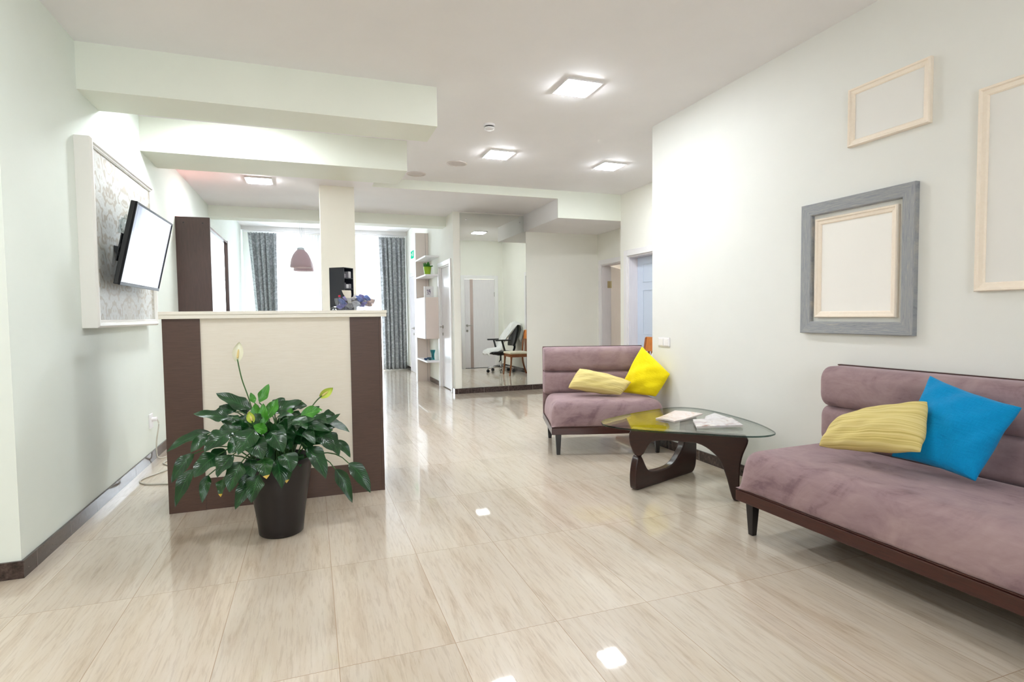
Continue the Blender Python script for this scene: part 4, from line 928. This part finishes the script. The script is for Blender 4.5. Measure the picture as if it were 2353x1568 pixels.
for i in range(22):
    a = i*2.4; el = .35+1.1*(i/22); r = .11-.02*(i % 3)
    d = Vector((math.cos(a)*math.cos(el), math.sin(a)*math.cos(el), math.sin(el))); b = Vector((0, 0, .12)); sd = d.cross(Vector((0, 0, 1))).normalized(); nn = sd.cross(d)
    tube(bm, [b, b+d*r*.5+Vector((0, 0, .01)), b+d*r*.85+Vector((0, 0, .01)), b+d*r], [.006, .013, .009, .001], 7)
obj('leaves', bm, mat('succulent_green', (52, 128, 36), .4), t, smooth=True)
t = thing('photo_frame', 'small white photo frame standing on the hung cupboard', 'photo frame', (1.885, 9.40, 1.49), math.radians(6))
bm = BM()
for q in ((-.082, .082, 0, .028), (-.082, .082, .162, .19), (-.082, -.056, .028, .162), (.056, .082, .028, .162)): box(bm, q[0], q[1], -.012, .012, q[2], q[3])
obj('frame', bm, M_WHITE, t, bevel=.002); boxobj('mat_board', M_WHITE, -.057, .057, -.002, .006, .027, .163, t)
m = mat('violet_print', (200, 196, 204), .5); f = noise(m, coords(m), 42, 3, .6, .6); L(m, ramp(m, f, [(.4, (96, 74, 104)), (.5, (186, 176, 190)), (.56, (232, 230, 232))]), bsdf(m).inputs['Base Color'])
boxobj('print', m, -.034, .034, -.004, -.0022, .045, .145, t)
t = thing('vase', 'teal glass vase with flared rim on the low hall shelf', 'vase', (1.945, 9.45, .432))
bm = BM(); lathe(bm, [(0, 0), (.036, 0), (.030, .012), (.026, .06), (.028, .10), (.040, .14), (.046, .165), (.042, .165), (.036, .14), (.023, .10), (.021, .06), (.022, .014), (0, .012)], n=28); obj('vase_body', bm, M_TEAL, t, smooth=True, auto=60)
def small_bowl(x, y, r, c, label):
    t = thing('small_bowl', label, 'bowl', (x, y, .432), 0, 'little glass bowls on the low shelf')
    bm = BM(); lathe(bm, [(0, 0), (r*.55, 0), (r*.9, r*.5), (r, r*.95), (r*.93, r*.95), (r*.8, r*.5), (r*.45, r*.12), (0, r*.12)], n=24); obj('bowl_body', bm, c, t, smooth=True, auto=60)
small_bowl(1.815, 9.40, .034, thin_glass('blue_glass', (.10, .34, .55, 1), 1.6, .05), 'little dark blue glass bowl at the outer end of the low shelf')
small_bowl(1.882, 9.36, .036, thin_glass('pale_teal_glass', (.25, .66, .68, 1), 1.6, .05), 'little pale teal glass bowl in the middle of the low shelf')
small_bowl(1.890, 9.50, .038, bpy.data.materials['blue_glass'], 'little blue glass bowl behind the pale teal one on the low shelf')
t = thing('exit_sign', 'green emergency exit sign on the hall wall past the shelves', 'sign', (XS, 11.55, 2.45))
boxobj('sign_face', M_EXIT, -.03, 0, -.16, .16, -.072, .072, t, bevel=.006)
bm = BM(); box(bm, -.0318, -.030, -.11, -.03, -.045, .045); prism(bm, [(.02, -.012), (.07, -.012), (.07, -.035), (.12, 0), (.07, .035), (.07, .012), (.02, .012)], lambda a, b: Vector((-.0318, a, b)), lambda a, b: Vector((-.030, a, b))); obj('pictogram', bm, glow('exit_white', (.75, 1, .9, 1), .8), t, label='pale door and arrow marks')

# ------------------------------------------------------------------ large wall mirror
t = thing('wall_mirror', 'tall frameless mirror on the far wall reflecting the door and chairs', 'mirror', (2.645, YM, 0))
boxobj('mirror_pane', M_MIRROR, -.526, .526, -.006, -.001, .083, 2.712, t)
for x, z in ((-.425, 2.62), (.43, 2.61), (-.425, .18), (.43, .18)):
    bm = BM(); tube(bm, [(x, -.006, z), (x, -.012, z)], .011, 14); obj('clip', bm, M_CHROME, t, smooth=True, auto=40)

# ------------------------------------------------------------------ chairs behind the corner
t = thing('wooden_chair', 'honey coloured wooden chair with cream seat by the blue door, seen in the mirror', 'chair', (3.80, 5.98, 0), math.radians(90))
# faces local +y = -x in the room
def leg(x, y, top, m, kick=0, fl=0):
    bm = BM(); tube(bm, smoothpath([(x+fl, y+kick, 0), (x+fl*.3, y+kick*.35, .18), (x, y, .34), (x, y, top)], 4), [.015]*4+[.018]*4+[.021]*5, 8); obj('leg', bm, m, t, smooth=True, auto=50)
for x in (-.19, .19): leg(x, .18, .42, M_CHAIRD, .035, .0)
for x in (-.18, .18):
    bm = BM(); tube(bm, smoothpath([(x, -.27, 0), (x, -.205, .22), (x, -.19, .43), (x, -.21, .65), (x, -.245, .87)], 4), .018, 8); obj('leg', bm, M_CHAIRD, t, smooth=True, auto=50)
bm = BM()
for a in ((-.19, .19, .165, .185), (-.18, .18, -.20, -.18)): box(bm, a[0], a[1], a[2], a[3], .36, .42)
for a in (-.2, .18): box(bm, a, a+.02, -.19, .18, .36, .42)
obj('apron', bm, M_CHAIRD, t, bevel=.003)
bm = BM(); box(bm, -.215, .215, -.20, .21, .42, .462); obj('seat', bm, mat('cream_seat', (240, 232, 208), .7), t, bevel=.02, seg=4, smooth=True)
bm = BM(); prism(bm, [(-.20, .70), (.20, .70), (.205, .79), (.195, .88), (-.195, .88), (-.205, .79)], lambda a, b: Vector((a, -.222-.16*(b-.65)-.012, b)), lambda a, b: Vector((a, -.222-.16*(b-.65)+.016, b))); obj('backrest', bm, M_CHAIRW, t, bevel=.004)
bm = BM()
for x in (-.07, 0, .07): box(bm, x-.012, x+.012, -.215, -.20, .43, .705)
obj('back_slats', bm, M_CHAIRD, t)

t = thing('office_chair', 'black swivel office chair under a white cloth, seen in the tall mirror', 'office chair', (3.685, 5.33, 0), math.radians(90))
bm = BM()
for k in range(5):
    a = k*1.2566+.3; d = Vector((math.cos(a), math.sin(a), 0))
    tube(bm, [Vector((0, 0, .125)), d*.12+Vector((0, 0, .12)), d*.28+Vector((0, 0, .085))], [.028, .022, .015], 8)
obj('star_base', bm, M_CHROME, t, smooth=True)
for k in range(5):
    a = k*1.2566+.3; d = Vector((math.cos(a), math.sin(a), 0)); s = Vector((-d.y, d.x, 0)); p = d*.28
    bm = BM()
    for q in (-.020, .008): tube(bm, [p+s*q+Vector((0, 0, .03)), p+s*(q+.012)+Vector((0, 0, .03))], .03, 14)
    tube(bm, [p+Vector((0, 0, .055)), p+Vector((0, 0, .09))], .008, 8)
    obj('caster', bm, M_BLACK, t, smooth=True, auto=40)
bm = BM(); tube(bm, [(0, 0, .10), (0, 0, .24)], .027, 14); obj('gas_sleeve', bm, M_CHROME, t, smooth=True, auto=40)
bm = BM(); tube(bm, [(0, 0, .24), (0, 0, .37)], .018, 12); box(bm, -.09, .09, -.11, .09, .35, .375); tube(bm, [(.09, .04, .35), (.16, .06, .28), (.16, .09, .22)], .008, 6); obj('mechanism', bm, M_BLACK, t)
bm = BM(); box(bm, -.235, .235, -.21, .25, .375, .44)
obj('seat', bm, M_BLACK, t, bevel=.03, seg=4, smooth=True)
def bk(u, v, s):
    z = .54+.45*v; wdt = .215*(1-.25*(2*v-1)**4); x = (2*u-1)*wdt
    return Vector((x, -.235-.10*v-.05*(1-(2*u-1)**2)+.035*(v-.4)**2+s*.022, z))
bm = BM(); K = 10; g = [[[bm.verts.new(bk(i/K, j/K, s)) for i in range(K+1)] for j in range(K+1)] for s in (1, -1)]
for q in g:
    for j in range(K):
        for i in range(K): bm.faces.new((q[j][i], q[j][i+1], q[j+1][i+1], q[j+1][i]))
for i in range(K):
    for s in (0, K): bm.faces.new((g[0][s][i], g[0][s][i+1], g[1][s][i+1], g[1][s][i])); bm.faces.new((g[0][i][s], g[0][i+1][s], g[1][i+1][s], g[1][i][s]))
obj('backrest', bm, M_BLACK, t, smooth=True, auto=50, bevel=.008)
bm = BM(); tube(bm, [(0, -.12, .36), (0, -.27, .38), (0, -.31, .50), (0, -.31, .66)], .024, 8); obj('back_bracket', bm, M_BLACK, t, smooth=True)
for x in (-.275, .275):
    bm = BM(); box(bm, x-.035, x+.035, -.12, .20, .655, .685); obj_ = obj('armrest', bm, M_BLACK, t, bevel=.012, seg=3)
    bm = BM(); tube(bm, smoothpath([(x*.7, .02, .375), (x, .0, .42), (x, .03, .55), (x, .06, .66)], 4), .02, 8); obj('armrest_post', bm, M_BLACK, t, smooth=True)
# white cloth thrown over the back and the seat
def cl(u, v):
    s = v*1.32; x = (u-.5)*.47
    P_ = [(-.345, .70), (-.40, .90), (-.372, 1.015), (-.31, 1.03), (-.21, .92), (-.10, .76), (-.02, .62), (.02, .50), (.12, .475), (.25, .47), (.30, .44), (.31, .38)]
    k = v*(len(P_)-1); i = min(int(k), len(P_)-2); f_ = k-i; y = P_[i][0]*(1-f_)+P_[i+1][0]*f_; z = P_[i][1]*(1-f_)+P_[i+1][1]*f_
    wv = math.sin(11*u+6*v)+.7*math.sin(23*u-9*v+1)+.5*math.sin(5*u+17*v)
    e = abs(2*u-1)**4
    return Vector((x*(1+.12*math.sin(7*v)), y+.016*wv+.02*e, z+.012*wv-.05*e*(1 if v < .6 else .5)))
o = sheet('white_cloth', cl, 40, 44, noisy('white_cotton', (240, 240, 238), (228, 228, 226), ns=20, rough=.9), None, .008)
o.location = (3.685, 5.33, 0); o.rotation_euler = (0, 0, math.radians(90))
tag(o, 'crumpled white cloth thrown over the back and seat of the office chair', 'cloth')
